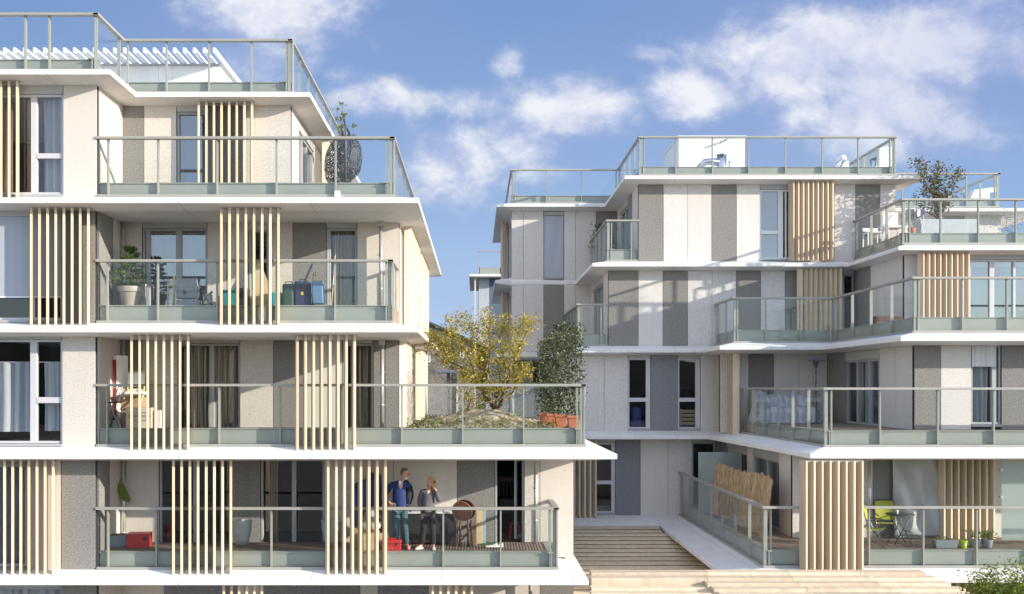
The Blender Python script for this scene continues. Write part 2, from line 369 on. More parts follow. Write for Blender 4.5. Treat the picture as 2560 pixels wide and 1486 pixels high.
# bay front walls ----------------------------------------------
fpanels(A, P0, LL[3], c(LL[4]), [(158, 242, 'smooth')])
fpanels(A, P0, LL[2], c(LL[3]), [(155.5, 238, 'dark')])
fpanels(A, P0, LL[1], c(LL[2]), [(155.5, 238.5, 'grain')])
fpanels(A, P0, LL[0], c(LL[1]), [(66, 152, 'smooth'), (153, 238.5, 'dark')])
fpanels(A, P0, 0, c(LL[0]), [(155, 242, 'dark')])
yb = lambda L, Y: VY - (L - EYE) * F / Y
W = -230
fwindow(A, P0, W, 158, 211.5, 493, 24, mull=[(82, 15), (-60, 15)], trans=[(89, 152, 389, 13)], curt=[(-200, 20, 250, 487, 'linen', 4), (97, 160, 240, 487, 'sheer', 4)], fmat='frame_mid')
w3 = fwindow(A, P0, W, 155.5, 522, 807, 20, mull=[(78, 13), (-60, 13)], curt=[(-200, -20, 560, 800, 'grey_drape', 3)], fmat='frame_mid')
w2 = fwindow(A, P0, W, 155.5, 831, 1116, 18, mull=[(81, 17), (-60, 15)], trans=[(89, 151, 1001, 15)], curt=[(-200, 74, 905, 1081, 'sheer_blue', 8), (98, 160, 905, 1079, 'sheer_blue', 3)], fmat='frame_mid')
w1 = fwindow(A, P0, W, 66, 1140, 1424, 22, mull=[(-20, 13)], curt=[(-200, 66, 1160, 1420, 'grey_drape', 7)], fmat='frame_mid')
w0 = fwindow(A, P0, W, 155, 1464, 1700, 5, mull=[(60, 10)], curt=[(-200, 150, 1466, 1600, 'sheer_blue', 7)])
fr = Fr((wx(W, P0), P0), (wx(155.5, P0), P0))
MB().fbox(fr, 0.02, fr.L - 0.02, 0.012, 0.018, wz(741, P0), wz(542, P0)).build('blind', 'blind_fabric', w3, True)
MB().fbox(fr, 0.02, fr.L - 0.02, 0.0, 0.03, wz(745, P0), wz(741, P0)).build('blind_bar', 'frame_white', w3, True)
# curtain rod strip for the half-height net curtains
MB().fbox(fr, 0.1, fr.L - 0.1, 0.24, 0.25, wz(906, P0), wz(904, P0)).build('curtain_rod', 'frame_white', w2, True)
# bay side walls (face right) ------------------------------------
for i, (m1, m2, xs) in enumerate([('smooth', 'smooth', 282), ('dark', 'smooth', 283), ('smooth', 'smooth', 282), ('dark', 'smooth', 275)]):
    k = 3 - i; ym = abs(XB) * F / (1190 - xs)
    spanels(A, XB, 1, LL[k], c(LL[k + 1]), [(P0 + 0.13, ym, m1), (ym, P1, m2)])
spanels(A, XB, 1, 0, c(LL[0]), [(P0 + .13, P1, 'smooth')])
# recessed walls -------------------------------------------------
def rec(k, segs): fpanels(A, P1, LL[k] if k >= 0 else 0, c(LL[k + 1]), segs)
rec(3, [(305, 360, 'dark'), (360, 441, 'grain'), (521, 611.5, 'dark'), (611.5, 727, 'grain')])
fwindow(A, P1, 441, 521, 263, 500, 17, mull=[(519, 6)], glassmat='pane_bright', curt=[(443, 521, 300, 500, 'grey_drape', 3)])
rec(2, [(303, 355, 'smooth'), (518, 566, 'grain'), (566, 620, 'grain'), (671, 732, 'grain'), (732, 815, 'dark'), (893, 998, 'smooth')])
def top_panel(k, x0, x1, y0, m):
    MB().box(wx(x0, P1) + .006, wx(x1, P1) - .006, P1, P1 + .12, wz(y0, P1), c(LL[k + 1])).build('wall_panel', m, A, True)
top_panel(2, 620, 671, 575, 'grain')
fwindow(A, P1, 355, 518, 553, 812, 18, mull=[(445, 14), (368, 10)], curt=[(376, 438, 575, 800, 'linen', 5), (455, 516, 575, 800, 'grey_drape', 5)], glassmat='pane_bright')
fwindow(A, P1, 620, 671, 575, 812, 0, curt=[])
fwindow(A, P1, 815, 893, 553, 812, 18, mull=[(822, 7)], curt=[(828, 892, 572, 805, 'linen', 8)])
rec(1, [(303, 312, 'smooth'), (312, 355, 'dark'), (355, 444, 'grain'), (600, 683, 'grain'), (683, 763, 'dark'), (763, 855, 'smooth'), (934, 963, 'dark'), (963, 997, 'dark')])
fwindow(A, P1, 444, 600, 841, 1108, 18, mull=[(528, 12)], curt=[(452, 598, 858, 1100, 'stripe_drape', 9)])
fwindow(A, P1, 855, 934, 841, 1108, 18, mull=[(864, 8)], curt=[(872, 932, 865, 1090, 'stripe_drape', 4)])
rec(0, [(303, 314, 'smooth'), (314, 397, 'smooth'), (580, 651, 'dark'), (811, 900, 'grain'), (900, 984, 'smooth'), (984, 1143, 'smooth'), (1143, 1237, 'dark'), (1311, 1350, 'grain'), (1350, 1434, 'smooth')])
fwindow(A, P1, 397, 580, 1130, 1380, 18, mull=[(487, 11)], curt=[])
fwindow(A, P1, 651, 811, 1130, 1380, 18, mull=[(734, 11)], curt=[(665, 690, 1150, 1370, 'linen', 2)])
# open doorway with its leaf swung inwards
dr = fwindow(A, P1, 1237, 1311, 1130, 1392, 12, glassmat='rail_glass', sill=False, name='doorway', curt=[])
for o in list(dr.children):
    if o.name.startswith('pane'): bpy.data.objects.remove(o)
lf = Fr((wx(1290, P1 + .15), P1 + .15), (wx(1322, P1 + .9), P1 + .75)); mb = MB()
zt_, zb_ = wz(1143, P1) - .08, LL[0] + .42
mb.fbox(lf, 0, .06, 0, .05, zb_, zt_).fbox(lf, lf.L - .06, lf.L, 0, .05, zb_, zt_).fbox(lf, .06, lf.L - .06, 0, .05, zb_, zb_ + .08).fbox(lf, .06, lf.L - .06, 0, .05, zt_ - .06, zt_)
lo = mb.build('door_leaf', 'frame_grey', dr, True)
# lowest storey strip
fpanels(A, P1, 0, c(LL[0]), [(303, 410, 'smooth'), (410, 600, 'slate'), (655, 805, 'slate'), (805, 900, 'dark'), (900, 945, 'smooth'), (945, 1085, 'slate'), (1085, 1265, 'smooth'), (1265, 1350, 'grain'), (1350, 1434, 'dark')])
fpanels(A, P1, 0, c(LL[0]), [(600, 655, 'smooth')])
# right-hand side walls ------------------------------------------
XT, XS = wx(727, P1), wx(998, P1)
spanels(A, XT, 1, LL[3], c(LL[4]), [(P1 + .13, 24.66, 'smooth'), (27.0, 33.4, 'smooth')])
window(A, (XT, 24.66), (XT, 27.0), LL[3], c(LL[4]), .3, mull=[(.8, .08), (1.5, .06)], curt=[(.1, 1.0, LL[3] + .3, LL[4] - .7, 'sheer', 5)])
for k in (2, 1):
    spanels(A, XS, 1, LL[k], c(LL[k + 1]), [(P1 + .13, 24.75, 'smooth'), (24.75, 25.9, 'dark' if k == 2 else 'smooth'), (28.0, 35.1, 'smooth')])
    window(A, (XS, 25.9), (XS, 28.0), LL[k], c(LL[k + 1]), .3, mull=[(1.0, .08)], curt=[(.1, 1.0, LL[k] + .4, LL[k + 1] - .8, 'grey_drape', 4)])
spanels(A, wx(1434, P1), 1, 0, c(LL[0]), [(P1 + .13, 33, 'smooth')])
spanels(A, wx(1434, P1), 1, LL[0], c(LL[1]), [(P1 + .13, 33, 'smooth')])
# core: rooms are closed off behind the facade
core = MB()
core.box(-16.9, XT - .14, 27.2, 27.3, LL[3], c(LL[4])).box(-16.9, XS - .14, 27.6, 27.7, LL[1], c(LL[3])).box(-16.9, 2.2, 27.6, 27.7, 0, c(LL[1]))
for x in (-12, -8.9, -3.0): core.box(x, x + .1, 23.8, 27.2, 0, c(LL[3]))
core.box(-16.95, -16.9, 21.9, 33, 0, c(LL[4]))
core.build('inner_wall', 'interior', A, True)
MB().box(-16.9, XT, 33.4, 33.5, LL[3], c(LL[4])).box(-16.9, XS, 35.1, 35.2, LL[1], c(LL[3])).box(-16.9, 2.3, 33.0, 33.1, 0, c(LL[1])).build('rear_wall', 'smooth', A, True)
# timber fin screens ---------------------------------------------
YF = 21.72
def fs(x0, x1, k, n=8, Y=YF, **kw): return fscreen(A, Y, x0, x1, LL[k] - .055, c(LL[k + 1]) + .03, n, **kw)
fs(-99.6, 43, 3, 8); fs(78.2, 221, 2); fs(553.7, 696.5, 2); fs(329, 470.5, 1); fs(744, 887, 1)
fs(-9, 133, 0); fs(433.9, 577.4, 0); fs(820.8, 964.3, 0)
fs(497, 630.3, 3, 8, Y=23.3)
fscreen(A, YF, 560, 655, 0, c(LL[0]) + .03, 6); fscreen(A, YF, 1082, 1180, 0, c(LL[0]) + .03, 6)
screen(A, (XT + .4, 27.1), (XT + .4, 29.9), LL[3] - .02, c(LL[4]) + .03, 14, mat='fin_pale')
screen(A, (-1.60, 24.3), (-1.60, 27.9), LL[2] - .03, c(LL[3]) + .03, 12, mat='fin_pale'); screen(A, (-1.60, 28.9), (-1.60, 33.0), LL[2] - .03, c(LL[3]) + .03, 13, mat='fin_pale')
screen(A, (-1.72, 24.1), (-1.72, 27.4), LL[1] - .02, c(LL[2]) + .03, 11, mat='fin_pale'); screen(A, (-1.62, 29.4), (-1.62, 32.6), LL[1] - .02, c(LL[2]) + .03, 11, mat='fin_pale')
# railings -------------------------------------------------------
x0 = 241
PL = [264.8, 391.5, 540, 688, 835.5, 964, 981]
railing(A, [(-17, 22), (XB + .02, 22), (XB + .02, 23.64), (-4.468, 23.64), (-4.468, 33)], LL[4], 15.767, 14.757,
        [[3.0, 4.3, 5.57, 6.80, 7.34, 8.1 + .28], [0.08, 1.5], pxs(23.64, 307, [314, 411.5, 518, 624, 712, 728]), None])
railing(A, [(XB, 22), (-1.851, 22), (-1.851, 33)], LL[3], 12.975, 11.956, [pxs(22, x0, [267, 392, 540, 688.6, 837, 964.7, 984]), None])
railing(A, [(XB, 22), (-1.89, 22), (-1.89, P1)], LL[2], 10.2, 9.174, [pxs(22, x0, PL), [0.1, 1.45]])
railing(A, [(XB, 22), (2.465, 22), (2.465, 32.6)], LL[1], 7.39, 6.384, [pxs(22, x0, [264, 404, 545, 698, 850, 1003, 1155.6, 1308.5, 1442, 1460]), None])
railing(A, [(XB, 22), (1.848, 22), (1.848, P1)], LL[0], 4.603, 3.585, [pxs(22, x0, [266.5, 388, 532, 676, 820, 964, 1107, 1251, 1374.6, 1392]), [0.1, 1.45]])
# decks
for xr, k in ((XS, 2), (1.85, 0)):
    MB().box(XB + .02, xr - .02, 22.26, P1 - .005, LL[k] + .05, LL[k] + .37).build('deck', 'decking', A, True)
MB().box(XB + .02, 2.2, 22.26, P1 - .005, LL[1] + .05, LL[1] + .37).box(XS + .02, 2.2, P1, 32.5, LL[1] + .05, LL[1] + .36).build('deck', 'decking', A, True)
MB().box(XB + .02, -2.1, 22.26, P1 - .005, LL[3] + .05, LL[3] + .33).box(XT + .02, -2.1, P1, 33, LL[3] + .05, LL[3] + .32).build('deck', 'decking', A, True)
# downpipes
for k in (0, 1, 2): pipe(A, wx(309, 23.45), 23.45, LL[k], c(LL[k + 1]), hopper=False)
pipe(A, wx(952, 23.4), 23.4, LL[2] + .3, c(LL[3])); pipe(A, wx(955, 23.4), 23.4, LL[1] + .3, c(LL[2])); pipe(A, wx(1339, 23.4), 23.4, LL[0] + .3, c(LL[1]))
pipe(A, wx(1326, 23.4), 23.4, 0, c(LL[0]))
# roof room with its beams
MB().box(-17, wx(550, 29), 29, 33, LL[4] + .002, 16.88).build('roof_room', 'white_concrete', A, True)
MB().box(-17.05, wx(550, 29) + .05, 28.94, 33.05, 16.885, 16.93).build('roof_trim', 'frame_grey', A, True)
for i in range(25):
    xx = wx(535, 28) - i * 0.287
    MB().box(xx - .035, xx + .035, 28.0, 33.6, 16.935, 17.08).build('roof_beam', 'frame_white', A, True)
MB().box(wx(838, 22) - .0, wx(851, 22), 21.9, 21.97, LL[3] - .02, LL[3] + .12).build('rail_light', 'frame_white', A, True)

# ================================================================ RIGHT BUILDING
RL = [3.05, 5.87, 8.70, 11.52, 14.39]
B = thing('apartment_building', 'stepped white and grey striped apartment block on the right, seen beyond the garden terrace', 'building', (8, 30, 0))
M, FLY = 32.5, 37.4
def off(path, back, dd=.55, dx=.6):
    return path
slab(B, [(.78, 46), (.78, 36.85), (4.87, 36.85), (4.87, 31.95), (14.7, 31.95), (14.7, 37.8), (22.6, 37.8), (22.6, 46)],
        [(1.38, 45.5), (1.38, 37.42), (5.43, 37.42), (5.43, 32.52), (14.0, 32.52), (14.0, 38.4), (22.0, 38.4), (22.0, 45.5)], RL[4], 'roof_slab')
slab(B, [(.72, 46), (.72, 37.0), (1.34, 37.36), (3.81, 37.39), (3.81, 31.95), (12.2, 31.95), (12.2, 28.15), (24.5, 28.15), (24.5, 46)],
        [(1.38, 45.5), (1.38, 37.44), (1.40, 37.45), (4.35, 37.46), (4.35, 32.52), (12.64, 32.52), (12.64, 28.72), (24, 28.72), (24, 45.5)], RL[3])
slab(B, [(.78, 46), (.78, 36.85), (3.24, 36.85), (3.24, 31.95), (7.45, 31.95), (7.41, 29.65), (10.55, 29.65), (10.5, 24.1), (24.5, 24.1), (24.5, 46)],
        [(1.38, 45.5), (1.38, 37.42), (3.4, 37.42), (3.4, 32.52), (7.97, 32.52), (7.97, 30.2), (11.05, 30.2), (11.05, 24.62), (24, 24.62), (24, 45.5)], RL[2])
slab(B, [(1.5, 46), (1.5, 34.5), (2.6, 34.5), (2.6, 31.7), (7.55, 31.7), (7.9, 23.05), (24.5, 23.05), (24.5, 46)],
        [(2.0, 45.5), (2.0, 35.1), (3.2, 35.1), (3.2, 32.52), (8.2, 32.52), (8.43, 23.62), (24, 23.62), (24, 45.5)], RL[1])
slab(B, [(2.6, 46), (2.6, 31.1), (5.85, 31.1), (5.82, 22.45), (24.5, 22.45), (24.5, 46)],
        [(3.1, 45.5), (3.1, 32.4), (6.76, 32.4), (6.78, 23.02), (24, 23.02), (24, 45.5)], RL[0])
# middle block front walls
fpanels(B, M, RL[3], c(RL[4]), [(1596, 1658.6, 'dark'), (1658.6, 1719.3, 'grain_white'), (1719.3, 1779, 'smooth_white'), (1779, 1841.5, 'dark'), (1841.5, 1900, 'smooth_white'), (1979, 2086, 'smooth_white'), (2086, 2138.8, 'grain_white'), (2138.8, 2200.3, 'dark'), (2200.3, 2239, 'smooth_white')])
fwindow(B, M, 1900, 1979, 459.5, 652, 15, mull=[(1953, 12)], trans=[(1902, 1950, 581, 9)], fmat='frame_white', glassmat='pane_bright', curt=[(1960, 1978, 480, 645, 'grey_drape', 2)])
fpanels(B, M, RL[2], c(RL[3]), [(1521, 1596, 'dark'), (1596, 1657, 'smooth_white'), (1657, 1719.3, 'dark'), (1719.3, 1780, 'grain_white'), (1780, 1840.5, 'grain_white'), (1840.5, 1902, 'dark'), (1902, 1962.5, 'grain_white'), (1962.5, 2030, 'dark'), (2030, 2108, 'smooth_white')])
fwindow(B, M, 2108, 2136, 672, 866, 14)
fpanels(B, M, RL[1], c(RL[2]), [(1425, 1442, 'grain_white'), (1442, 1510.5, 'grain_white'), (1510.5, 1570, 'grain_white'), (1627, 1695, 'slate'), (1751, 1810, 'smooth_white')])
fwindow(B, M, 1570, 1627, 884, 1077, 12, mull=[(1620, 9)], trans=[(1572, 1620, 1000, 10)], fmat='frame_mid')
fwindow(B, M, 1695, 1751, 884, 1077, 12, mull=[(1744, 9)], trans=[(1697, 1744, 1000, 10)], fmat='frame_mid')
fpanels(B, M, RL[0], c(RL[1]), [(1400, 1440, 'smooth_white'), (1440, 1482, 'slate'), (1538, 1601, 'slate'), (1601, 1670, 'smooth_white'), (1670, 1730, 'grain_white'), (1789, 1803, 'slate')])
fwindow(B, M, 1482, 1538, 1096, 1288, 12, mull=[(1532, 6)], trans=[(1484, 1532, 1207, 9)], fmat='frame_mid')
fwindow(B, M, 1730, 1789, 1098, 1290, 8, sill=False)
# left-facing side walls of the middle block
X4, X3, X2 = wx(1596, M), wx(1521, M), wx(1425, M)
spanels(B, X4, -1, RL[3], c(RL[4]), [(M + .13, 33.8, 'smooth_white'), (33.8, 34.77, 'dark'), (36.7, FLY, 'smooth_white')])
window(B, (X4, 36.7), (X4, 34.77), RL[3], c(RL[4]), .25, mull=[(1.0, .1)], curt=[(1.1, 1.8, RL[3] + .3, RL[4] - .7, 'sheer', 4)])
spanels(B, X3, -1, RL[2], c(RL[3]), [(M + .13, 33.8, 'smooth_white'), (36.8, FLY, 'smooth_white')])
window(B, (X3, 36.8), (X3, 33.8), RL[2], c(RL[3]), .25, mull=[(1.0, .1), (2.0, .1)], curt=[(2.0, 2.9, RL[2] + .3, RL[3] - .7, 'grey_drape', 4)])
spanels(B, X2, -1, RL[1], c(RL[2]), [(M + .13, FLY, 'smooth_white')])
# far-left set-back block
def fl(segs, z0, z1): fpanels(B, FLY, z0, z1, segs)
fl([(1279, 1308.4, 'grain_white'), (1308.4, 1359, 'grain_white'), (1410, 1438.6, 'grain_white'), (1438.6, 1490, 'grain_white'), (1490, 1543, 'dark')], RL[3] - .25, c(RL[4]))
fl([(1279, 1308.4, 'grain_white'), (1308.4, 1359, 'grain_white'), (1359, 1410, 'dark'), (1410, 1438.6, 'grain_white'), (1438.6, 1480, 'smooth_white')], RL[2], RL[3] - .27)
wb = fwindow(B, FLY, 1359, 1410, 529.5, 697, 9, sill=True)
fb = Fr((wx(1359, FLY), FLY), (wx(1410, FLY), FLY))
MB().grid(lambda a, b: fb.w(.03 + .72 * a, .015 + .012 * math.sin(a * 9 + b * 4), wz(541, FLY) + (wz(694, FLY) - wz(541, FLY)) * b), 16, 6).build('blind', 'blind_fabric', wb, True)
MB().box(wx(1359, FLY) + .01, wx(1410, FLY) - .01, FLY, FLY + .12, RL[3] - .25, wz(697, FLY)).build('wall_panel', 'dark', B, True)
fpanels(B, 38.6, RL[1] - .3, c(RL[2]), [(1276, 1330, 'slate'), (1370, 1440, 'slate')])
fwindow(B, 38.6, 1330, 1370, 893, 1052, 8, mull=[(1350, 4)])
MB().box(wx(1276, 37.2), wx(1280, 37.2), 37.1, 37.3, RL[1] - .3, c(RL[2])).build('column', 'frame_white', B, True)
spanels(B, wx(1279, FLY), -1, RL[3], c(RL[4]), [(FLY + .13, 38.2, 'smooth_white'), (40, 45.4, 'smooth_white')])
spanels(B, wx(1279, FLY), -1, RL[2], c(RL[3]), [(FLY + .13, 38.2, 'smooth_white'), (40, 45.4, 'smooth_white')])
for k in (2, 3):
    window(B, (wx(1279, FLY), 40), (wx(1279, FLY), 38.2), RL[k], c(RL[k + 1]), .25, mull=[(.9, .1)])
    screen(B, (1.08, 42.2), (1.08, 40.0 if k == 3 else 40.0), RL[k], c(RL[k + 1]) + .03, 13)
spanels(B, wx(1276, 38.6), -1, RL[1] - .3, c(RL[2]), [(38.75, 45, 'slate')])
# right wing, third storey
spanels(B, 12.62, -1, RL[2], c(RL[3]), [(28.83, 30.14, 'grain_white'), (30.14, 31.16, 'grain_white'), (31.16, M, 'dark')])
fpanels(B, 28.7, RL[2], c(RL[3]), [(2261, 2300, 'smooth_white'), (2300, 2423, 'grain_white'), (2580, 2740, 'grain_white')])
fwindow(B, 28.7, 2423, 2580, 634.5, 825, 15, mull=[(2482, 12), (2538, 6)], fmat='frame_mid', glassmat='pane_bright')
# right wing, second storey
fpanels(B, 31.2, RL[1], c(RL[2]), [(1800, 1871.5, 'grain_white'), (1871.5, 1934.8, 'dark'), (1934.8, 1997.5, 'smooth_white'), (1997.5, 2033, 'smooth_white'), (2033, 2068, 'smooth_white')])
spanels(B, 11.25, -1, RL[1], c(RL[2]), [(25.13, 26.15, 'grain_white'), (26.15, 27.17, 'smooth_white'), (29.7, 31.2, 'dark')])
window(B, (11.25, 29.7), (11.25, 27.17), RL[1] + .3, c(RL[2]), .28, mull=[(.8, .09), (1.7, .09)], curt=[(.3, .75, RL[1] + .4, RL[2] - .65, 'sheer', 3), (.9, 1.3, RL[1] + .4, RL[2] - .65, 'sheer_blue', 3), (1.8, 2.4, RL[1] + .4, RL[2] - .65, 'sheer_blue', 3)])
fpanels(B, 25, RL[1], c(RL[2]), [(2286, 2352.5, 'dark'), (2352.5, 2428, 'grain_white'), (2504, 2600, 'dark'), (2600, 2780, 'grain_white')])
w5 = fwindow(B, 25, 2428, 2504, 850, 1067, 13, mull=[(2488, 12)], curt=[(2432, 2482, 905, 1060, 'sheer_blue', 4)])
MB().box(wx(2430, 25), wx(2490, 25), 25.01, 25.03, wz(917, 25), wz(864, 25)).build('blind', 'white_blind', w5, True)
# right wing, first storey
spanels(B, 8.18, -1, RL[0], c(RL[1]), [(25.33, 26.3, 'smooth_white'), (28.8, 29.4, 'smooth_white'), (31.8, M, 'slate')])
window(B, (8.18, 28.8), (8.18, 26.3), RL[0] + .3, c(RL[1]), .25, mull=[(1.25, .08)], curt=[(.1, 2.4, RL[0] + .4, RL[1] - .6, 'grey_drape', 6)])
window(B, (8.18, 31.8), (8.18, 29.4), RL[0] + .3, c(RL[1]), .25, mull=[(1.2, .08)], fmat='frame_mid', curt=[(.2, 2.2, RL[0] + .4, RL[1] - .6, 'sheer', 6)])
fpanels(B, 25.2, RL[0], c(RL[1]), [(1981, 2062, 'smooth_white'), (2062, 2182, 'smooth_white'), (2182, 2236, 'dark'), (2236, 2353, 'grain_white'), (2484, 2760, 'smooth_white')])
fwindow(B, 25.2, 2353, 2484, 1135, 1345, 15, mull=[(2420, 8)], curt=[(2356, 2480, 1150, 1340, 'linen', 6)])
# lowest storey under the wing
fpanels(B, 25.2, 0, c(RL[0]), [(1906, 2300, 'slate'), (2300, 2760, 'dark')])
fpanels(B, M, 0, c(RL[0]), [(1400, 1830, 'slate')])
spanels(B, 7.4, -1, 0, c(RL[0]), [(25.33, M, 'slate')])
fscreen(B, 24.6, 2372, 2480, 0, c(RL[0]), 6)
# far right top block
fpanels(B, 38.4, RL[3], c(RL[4]), [(2220, 2290, 'grain_white'), (2290, 2358, 'grain_white'), (2410, 2460, 'grain_white'), (2460, 2503, 'grain_white')])
fwindow(B, 38.4, 2358, 2410, 536, 700, 6)
spanels(B, wx(2503, 38.4), 1, RL[3], c(RL[4]), [(38.53, 45, 'smooth_white')])
spanels(B, wx(2239, M), 1, RL[3], c(RL[4]), [(M + .13, 38.4, 'smooth_white')])
for (x, k) in ((24.0, 0), (24.0, 1), (24.0, 2)): spanels(B, x, 1, RL[k], c(RL[k + 1]), [((25.33, 25.13, 28.83)[k], 45.4, 'smooth_white')])
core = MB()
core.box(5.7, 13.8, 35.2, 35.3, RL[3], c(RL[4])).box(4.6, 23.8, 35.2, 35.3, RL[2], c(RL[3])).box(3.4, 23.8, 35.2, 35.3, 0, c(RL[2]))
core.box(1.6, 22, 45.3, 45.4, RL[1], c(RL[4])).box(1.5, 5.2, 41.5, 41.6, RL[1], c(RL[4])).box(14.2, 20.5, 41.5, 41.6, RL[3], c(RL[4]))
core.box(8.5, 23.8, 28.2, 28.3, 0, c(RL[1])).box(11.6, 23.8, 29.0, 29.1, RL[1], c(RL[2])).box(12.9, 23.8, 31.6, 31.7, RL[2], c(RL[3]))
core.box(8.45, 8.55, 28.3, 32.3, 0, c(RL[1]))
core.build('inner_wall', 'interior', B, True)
# roof room, pipes and cowls
MB().box(wx(1697, 36), wx(1862, 36), 36, 38.9, RL[4] + .002, wz(344, 36)).build('roof_room', 'white_concrete', B, True)
MB().box(wx(1697, 36) - .04, wx(1863, 36) + .03, 35.96, 38.94, wz(344, 36) + .002, wz(342, 36) + .03).build('roof_trim', 'frame_white', B, True)
MB().box(wx(2195, 41), wx(2230, 41), 41, 44, RL[4] + .002, wz(367, 41)).build('roof_room', 'white_concrete', B, True)
def P(px, py, Y): return (wx(px, Y), Y, wz(py, Y))
def part_at(name, mat, mb): return mb.build(name, mat, B, True)
mb = MB(); mb.tube([P(1804, 470, 34), P(1804, 388, 34)], .17, 24); mb.tube([P(1804, 389, 34), P(1804, 386.5, 34)], .185, 24); part_at('duct', 'duct_metal', mb)
pts = [P(1800, 406, 34), P(1780, 405, 34), P(1763, 406, 34.1), P(1745, 424, 34.3)]; mb = MB(); mb.tube(pts, [.13, .13, .12, .11], 20)
for i in range(5): mb.tube([P(1797 - 3.4 * i, 406, 34), P(1796 - 3.4 * i, 406, 34)], .142, 20)
part_at('duct', 'duct_metal', mb)
mb = MB(); mb.tube([P(1826, 430, 34), P(1826, 404, 34)], .07, 14); mb.tube([P(1826, 405, 34), P(1826, 403, 34)], .09, 14); part_at('duct', 'frame_white', mb)
mb = MB(); mb.tube([P(1801, 357, 35.96), P(1819, 349, 35.7)], .045, 10); part_at('spout', 'zinc', mb)
mb = MB(); mb.tube([P(2072, 470, 35), P(2108, 408, 35), P(2108, 407, 35)], [.2, .2, .2], 20); mb.tube([P(2108, 440, 35), P(2108, 408, 35), P(2104, 396, 35), P(2095, 393, 35)], [.19, .19, .16, .08], 20); part_at('cowl', 'frame_white', mb)
mb = MB(); mb.tube([P(2185, 450, 34), P(2185, 396, 34)], .14, 24); mb.tube([P(2185, 398, 34), P(2185, 395, 34)], .155, 24); part_at('duct', 'duct_metal', mb)
mb = MB(); mb.bar(P(2430, 500, 41), P(2440, 480, 41), .35, .3); mb.bar(P(2455, 500, 41), P(2455, 478, 41), .5, .3); mb.bar(P(2428, 483, 41), P(2490, 474, 41), .12, .2); part_at('roof_equipment', 'frame_white', mb)
# railings
RT = 15.70
railing(B, [(1.35, 45), (1.35, 37.4), (5.437, 37.4), (5.437, 32.5), (14.02, 32.5), (14.02, 45)], RL[4], RT, 14.70,
        [None, pxs(37.4, 1278, [1282, 1289, 1366, 1454.5, 1541]), None, pxs(32.5, 1597.5, [1599, 1611, 1690, 1782, 1873, 1965, 2057, 2147, 2226.6, 2238]), None])
railing(B, [(14.7, 38.35), (20.62, 38.35), (20.62, 45)], RL[4], 15.76, 14.71, [pxs(38.35, 2124, [2257, 2340, 2418, 2489]), None])
railing(B, [(4.356, 37.36), (4.356, 32.5), (5.40, 32.5)], RL[3], 12.91, 11.93, [None, [.04, .17, .83]])
railing(B, [(3.375, 37.36), (3.375, 32.5), (4.40, 32.5)], RL[2], 10.11, 9.11, [None, [.04, .16, .8, .98]])
railing(B, [(12.6, 32.46), (12.55, 28.7), (24, 28.7)], RL[3], 12.88, 11.88, [None, pxs(28.7, 2255, [2259, 2276, 2353.7, 2448, 2542, 2636, 2730])])
railing(B, [(7.97, 32.46), (7.97, 30.2), (11.05, 30.2), (11.03, 24.6), (24, 24.6)], RL[2], 10.11, 9.10, [None, pxs(30.2, 1833, [1837, 1845, 1916, 2002, 2083]), None, pxs(24.6, 2282, [2288, 2299, 2408, 2520, 2632])])
railing(B, [(8.35, 30.9), (8.43, 23.6), (24, 23.6)], RL[1], 7.31, 6.26, [None, pxs(23.6, 2060, [2064, 2080, 2202, 2346.5, 2487, 2628])])
railing(B, [(6.77, 32.46), (6.78, 23.0), (24, 23.0)], RL[0], 4.505, 3.46, [None, pxs(23.0, 1908, [1912, 1928.5, 2050, 2175, 2311, 2444.6, 2580])])
# screens
fscreen(B, 32.1, 1985, 2083, RL[3] - .02, c(RL[4]) + .03, 9, mat='fin_larch', ang=35)
fscreen(B, 32.1, 2006, 2105, RL[2] - .02, c(RL[3]) + .03, 9, mat='fin_wood', ang=35)
fscreen(B, 28.3, 2310, 2423, RL[2] - .02, c(RL[3]) + .03, 9, mat='fin_larch', ang=35)
fscreen(B, 22.72, 2017, 2157, RL[0] - .06, c(RL[1]) + .03, 8, mat='fin_larch', ang=24, depth=.22)
fscreen(B, 24.9, 2362, 2486, RL[0] + .3, c(RL[1]) + .03, 8, mat='fin_wood')
screen(B, (8.0, 32.3), (8.0, 30.35), RL[1] - .03, c(RL[2]) + .03, 9, mat='fin_wood', depth=.2, ang=8)
fscreen(B, 32.0, 1436, 1490, RL[0] - .02, c(RL[1]) + .03, 5)
# decks
MB().box(8.7, 23.9, 23.86, 24.99, RL[1] + .05, RL[1] + .36).box(8.6, 11.24, 24.995, 31.19, RL[1] + .05, RL[1] + .358).build('deck', 'decking', B, True)
MB().box(7.02, 23.9, 23.26, 25.19, RL[0] + .05, RL[0] + .385).box(7.02, 8.17, 25.195, 32.4, RL[0] + .05, RL[0] + .383).build('deck', 'decking', B, True)
MB().box(12.86, 23.9, 28.96, 38.3, RL[3] + .05, RL[3] + .34).build('deck', 'decking', B, True)
MB().box(11.3, 23.9, 24.86, 28.69, RL[2] + .05, RL[2] + .34).build('deck', 'decking', B, True)
pipe(B, wx(2173, 25.0), 25.0, RL[0] + .3, c(RL[1]))
MB().box(wx(1957, 26) - .0, wx(1957, 26) + .05, 25.6, 25.7, 4.0, 4.1).build('socket', 'dark_gap', B, True)
